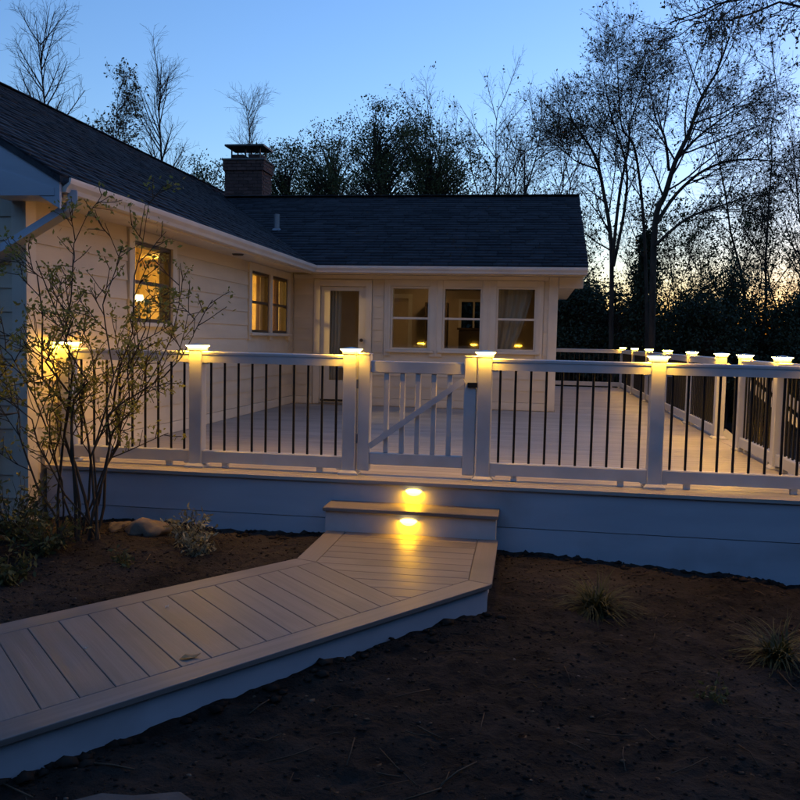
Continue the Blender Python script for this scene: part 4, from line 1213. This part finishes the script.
T9 = [[(4.05, 18, zb9), (3.98, 18, 1.3), (3.86, 18, 3.78), (3.58, 18, 5.28), (3.34, 18, 6.1), (2.99, 18, 6.78), (2.57, 18, 7.19)],
      [(3.90, 18, 3.2), (3.99, 18, 5.14), (4.21, 18, 6.36), (4.28, 18, 7.16), (4.6, 18, 8.3)],
      [(3.40, 18, 5.85), (2.79, 18, 6.16), (2.43, 18, 6.52)],
      [(3.94, 18, 3.2), (4.2, 18, 4.74), (4.2, 18, 5.95), (3.75, 18, 7.17), (3.4, 18, 8.4)],
      [(4.9, 18, zb9), (4.94, 18, 1.46), (4.78, 18, 4.11), (4.55, 18, 5.76), (4.28, 18, 6.49), (4.0, 18, 7.03), (3.79, 18, 8.7)]]
cfgS = [(17, .9, 2.7, 22, 58, .38, .12, .03, .28), (10, .45, 1.2, 22, 55, .45, .14, .02, .15), (5, .2, .55, 25, 60, .6, .14, .01, .15)]
gS = 'multi-stemmed trees beyond the deck'
stem_tree('budding_tree', T9, (4.05, 18, zb9), 'multi-stemmed budding tree just right of the roof end', 301, .26, [.08, .05, .03, .05, .06], cfgS, gS)
T10 = [[(4.9, 16.5, zb10), (4.86, 16.5, 1.3), (4.82, 16.5, 4.13), (5.03, 16.5, 4.89), (5.2, 16.5, 5.64), (5.46, 16.5, 6.26), (5.64, 16.5, 6.76), (5.85, 16.5, 7.38), (6.19, 16.5, 7.98), (6.39, 16.5, 8.71)],
       [(5.22, 16.5, 5.7), (5.82, 16.5, 6.38), (6.71, 16.5, 7.04)],
       [(4.84, 16.5, 4.15), (5.4, 16.5, 5.01), (5.99, 16.5, 5.51), (6.82, 16.5, 5.72), (8.02, 16.5, 5.74)],
       [(4.83, 16.5, 3.6), (5.55, 16.5, 4.25), (6.39, 16.5, 4.58), (7.22, 16.5, 4.88)],
       [(5.10, 16.5, 5.5), (4.92, 16.5, 6.22), (4.7, 16.5, 6.78), (4.54, 16.5, 7.78)]]
stem_tree('budding_tree', T10, (4.9, 16.5, zb10), 'large dark forked tree with a long level limb, right of the house', 302, .22, [.095, .045, .055, .045, .04], cfgS, gS)

# near tree at the right whose leafy boughs hang in at the top right corner
nt_ = Plant(401); nb_ = V((8.6, 3.6, gzz(8.6, 3.6)-.1))
tr_ = [nb_ + V((p_[0], p_[1], p_[2])) for p_ in ((0, 0, 0), (.02, .05, 1.5), (-.1, .1, 3.0), (-.3, .1, 4.4), (-.5, .2, 5.8), (-.7, .3, 7.2), (-.8, .3, 8.4))]
nt_.tube(tr_, [.24, .20, .17, .14, .11, .07, .03], 10)
cfgN = [(12, .4, 1.1, 25, 60, .40, .16, -.01, .30), (6, .2, .6, 25, 60, .45, .18, -.02, .2), (3, .1, .3, 25, 60, .6, .18, -.02, .2)]
for ctrl, r in (([(8.4, 3.7, 3.4), (7.3, 3.7, 4.3), (6.0, 3.8, 4.9), (4.9, 3.8, 5.0), (4.0, 3.7, 4.85), (3.2, 3.6, 4.60)], .036),
                ([(8.2, 3.8, 4.2), (7.0, 4.4, 5.2), (5.8, 4.8, 5.6), (4.8, 5.0, 5.6), (4.0, 5.0, 5.3), (3.3, 5.1, 4.95)], .032),
                ([(8.2, 3.9, 4.0), (7.2, 5.2, 5.0), (6.0, 6.0, 5.6), (5.0, 6.2, 5.7), (4.1, 6.2, 5.5), (3.4, 6.1, 5.25)], .032),
                ([(8.5, 3.5, 2.9), (7.4, 2.6, 3.8), (6.2, 2.2, 4.3), (5.3, 2.0, 4.35), (4.5, 2.0, 4.25), (4.3, 2.0, 4.2)], .026),
                ([(8.1, 3.8, 5.5), (9.2, 4.3, 6.4), (10.3, 4.8, 6.8)], .06), ([(8.3, 3.7, 4.8), (8.9, 2.4, 5.9), (9.3, 1.4, 6.4)], .06)):
    pts = []
    for i in range(len(ctrl)-1):
        for j in range(3): pts.append(V(ctrl[i]).lerp(V(ctrl[i+1]), j/3)+nt_.rdir()*.05)
    pts.append(V(ctrl[-1])); nt_.tube(pts, [r*(1-.85*i/(len(pts)-1)) for i in range(len(pts))], 6); nt_.grow(pts, r, 0, cfgN)
for tp in nt_.tips:
    if nt_.r.random() < .42: nt_.leaves(tp, .05, nt_.r.randint(1, 3), .05, .4)
nt_.build('overhanging_tree', tuple(nb_), 'tree whose budding twigs hang into the top right corner', 'tree', M['bark'], M['leaf_bud'])

# dark evergreens beyond the deck
gE = 'dark evergreens beyond the deck'
ev = [(2.9, 21.5, 3.5, 1.7, 'rounded dark evergreen just past the house corner'), (4.3, 20.5, 2.9, 1.8, 'low dark evergreen below the multi-stemmed tree'),
      (5.0, 19.5, 4.3, 1.3, 'pointed dark evergreen beneath the forked tree'), (6.6, 20, 2.8, 1.9, 'broad low evergreen right of the pointed one'),
      (7.9, 22, 3.9, 1.8, 'dark evergreen under the long level limb'), (9.3, 20.5, 3.0, 2.0, 'dark evergreen second from the right edge of the photo'),
      (11.0, 21.5, 4.2, 1.9, 'dark evergreen nearest the right edge of the photo')]
for i, (x, y, top, w, lab) in enumerate(ev):
    leafy_tree('evergreen', x, y, top, w, 900, .10, lab, 500+i, M['leaf_ever'], gE, .1, conifer=(i == 2), gap=.30, lob=(.40, .80))
gU = 'twiggy young trees beyond the deck'
for i, (x, y, top, lab) in enumerate(((2.6, 24, 5.2, 'thin twiggy young tree nearest the house corner'), (5.9, 23.5, 4.9, 'thin twiggy young tree between the forked tree and the right edge'),
        (7.3, 24.5, 5.6, 'taller twiggy young tree behind the long level limb'), (8.8, 25, 5.2, 'twiggy young tree second from the right edge'), (10.6, 24, 5.9, 'twiggy young tree at the right edge'))):
    bare_tree(x, y, top, lab, 700+i, 1.7, stems=3, leaf=.28, r0=.06, leafm=M['leaf_dark'], group=gU)
# far woods: a mass along the horizon, plus an unseen ring added to block skylight
wd = Plant(600)
def wood_leaf(x, y, h, size, n, spread):
    z = gzz(x, y)+h*wd.r.random()**.85
    wd.leaves(V((x, y, z)), size, n, spread, 0, .6)
for k in range(3400):
    x = wd.r.uniform(-60, 60); y = wd.r.uniform(33, 48); h = 3.3+1.3*noise.noise(V((x*.25, 3.3, 0)))+.9*noise.noise(V((x*.9, 1.3, 0)))
    if -16 < x < 3: h -= .6
    wood_leaf(x, y, h, .5, 8, .9)
for k in range(5200):
    x, y = wd.r.uniform(-2, 24), wd.r.uniform(25, 33); wood_leaf(x, y, 3.2+1.4*noise.noise(V((x*.6, 7.3, 0))), .26, 12, .6)
for k in range(8000):  # out-of-view trees beside and behind the camera, added to cut low skylight
    a_ = math.radians(wd.r.uniform(48, 312)); rr = wd.r.uniform(17, 24)      # compass angle from the view direction
    x, y = 1.8+math.sin(a_)*rr, -4+math.cos(a_)*rr
    h = 8.6+2.0*noise.noise(V((a_*3, 3.3, 0)))+1.5*noise.noise(V((a_*11, 1.3, 0)))
    wood_leaf(x, y, h, .8, 6, 1.1)
w_ = fast_mesh('woods', np.array(wd.lv), np.arange(len(wd.lv)).reshape(-1, 4), M['leaf_ever'])
tag(w_, 'dark mass of woods along the horizon, with an unseen ring added to block skylight', 'woods', kind='stuff')
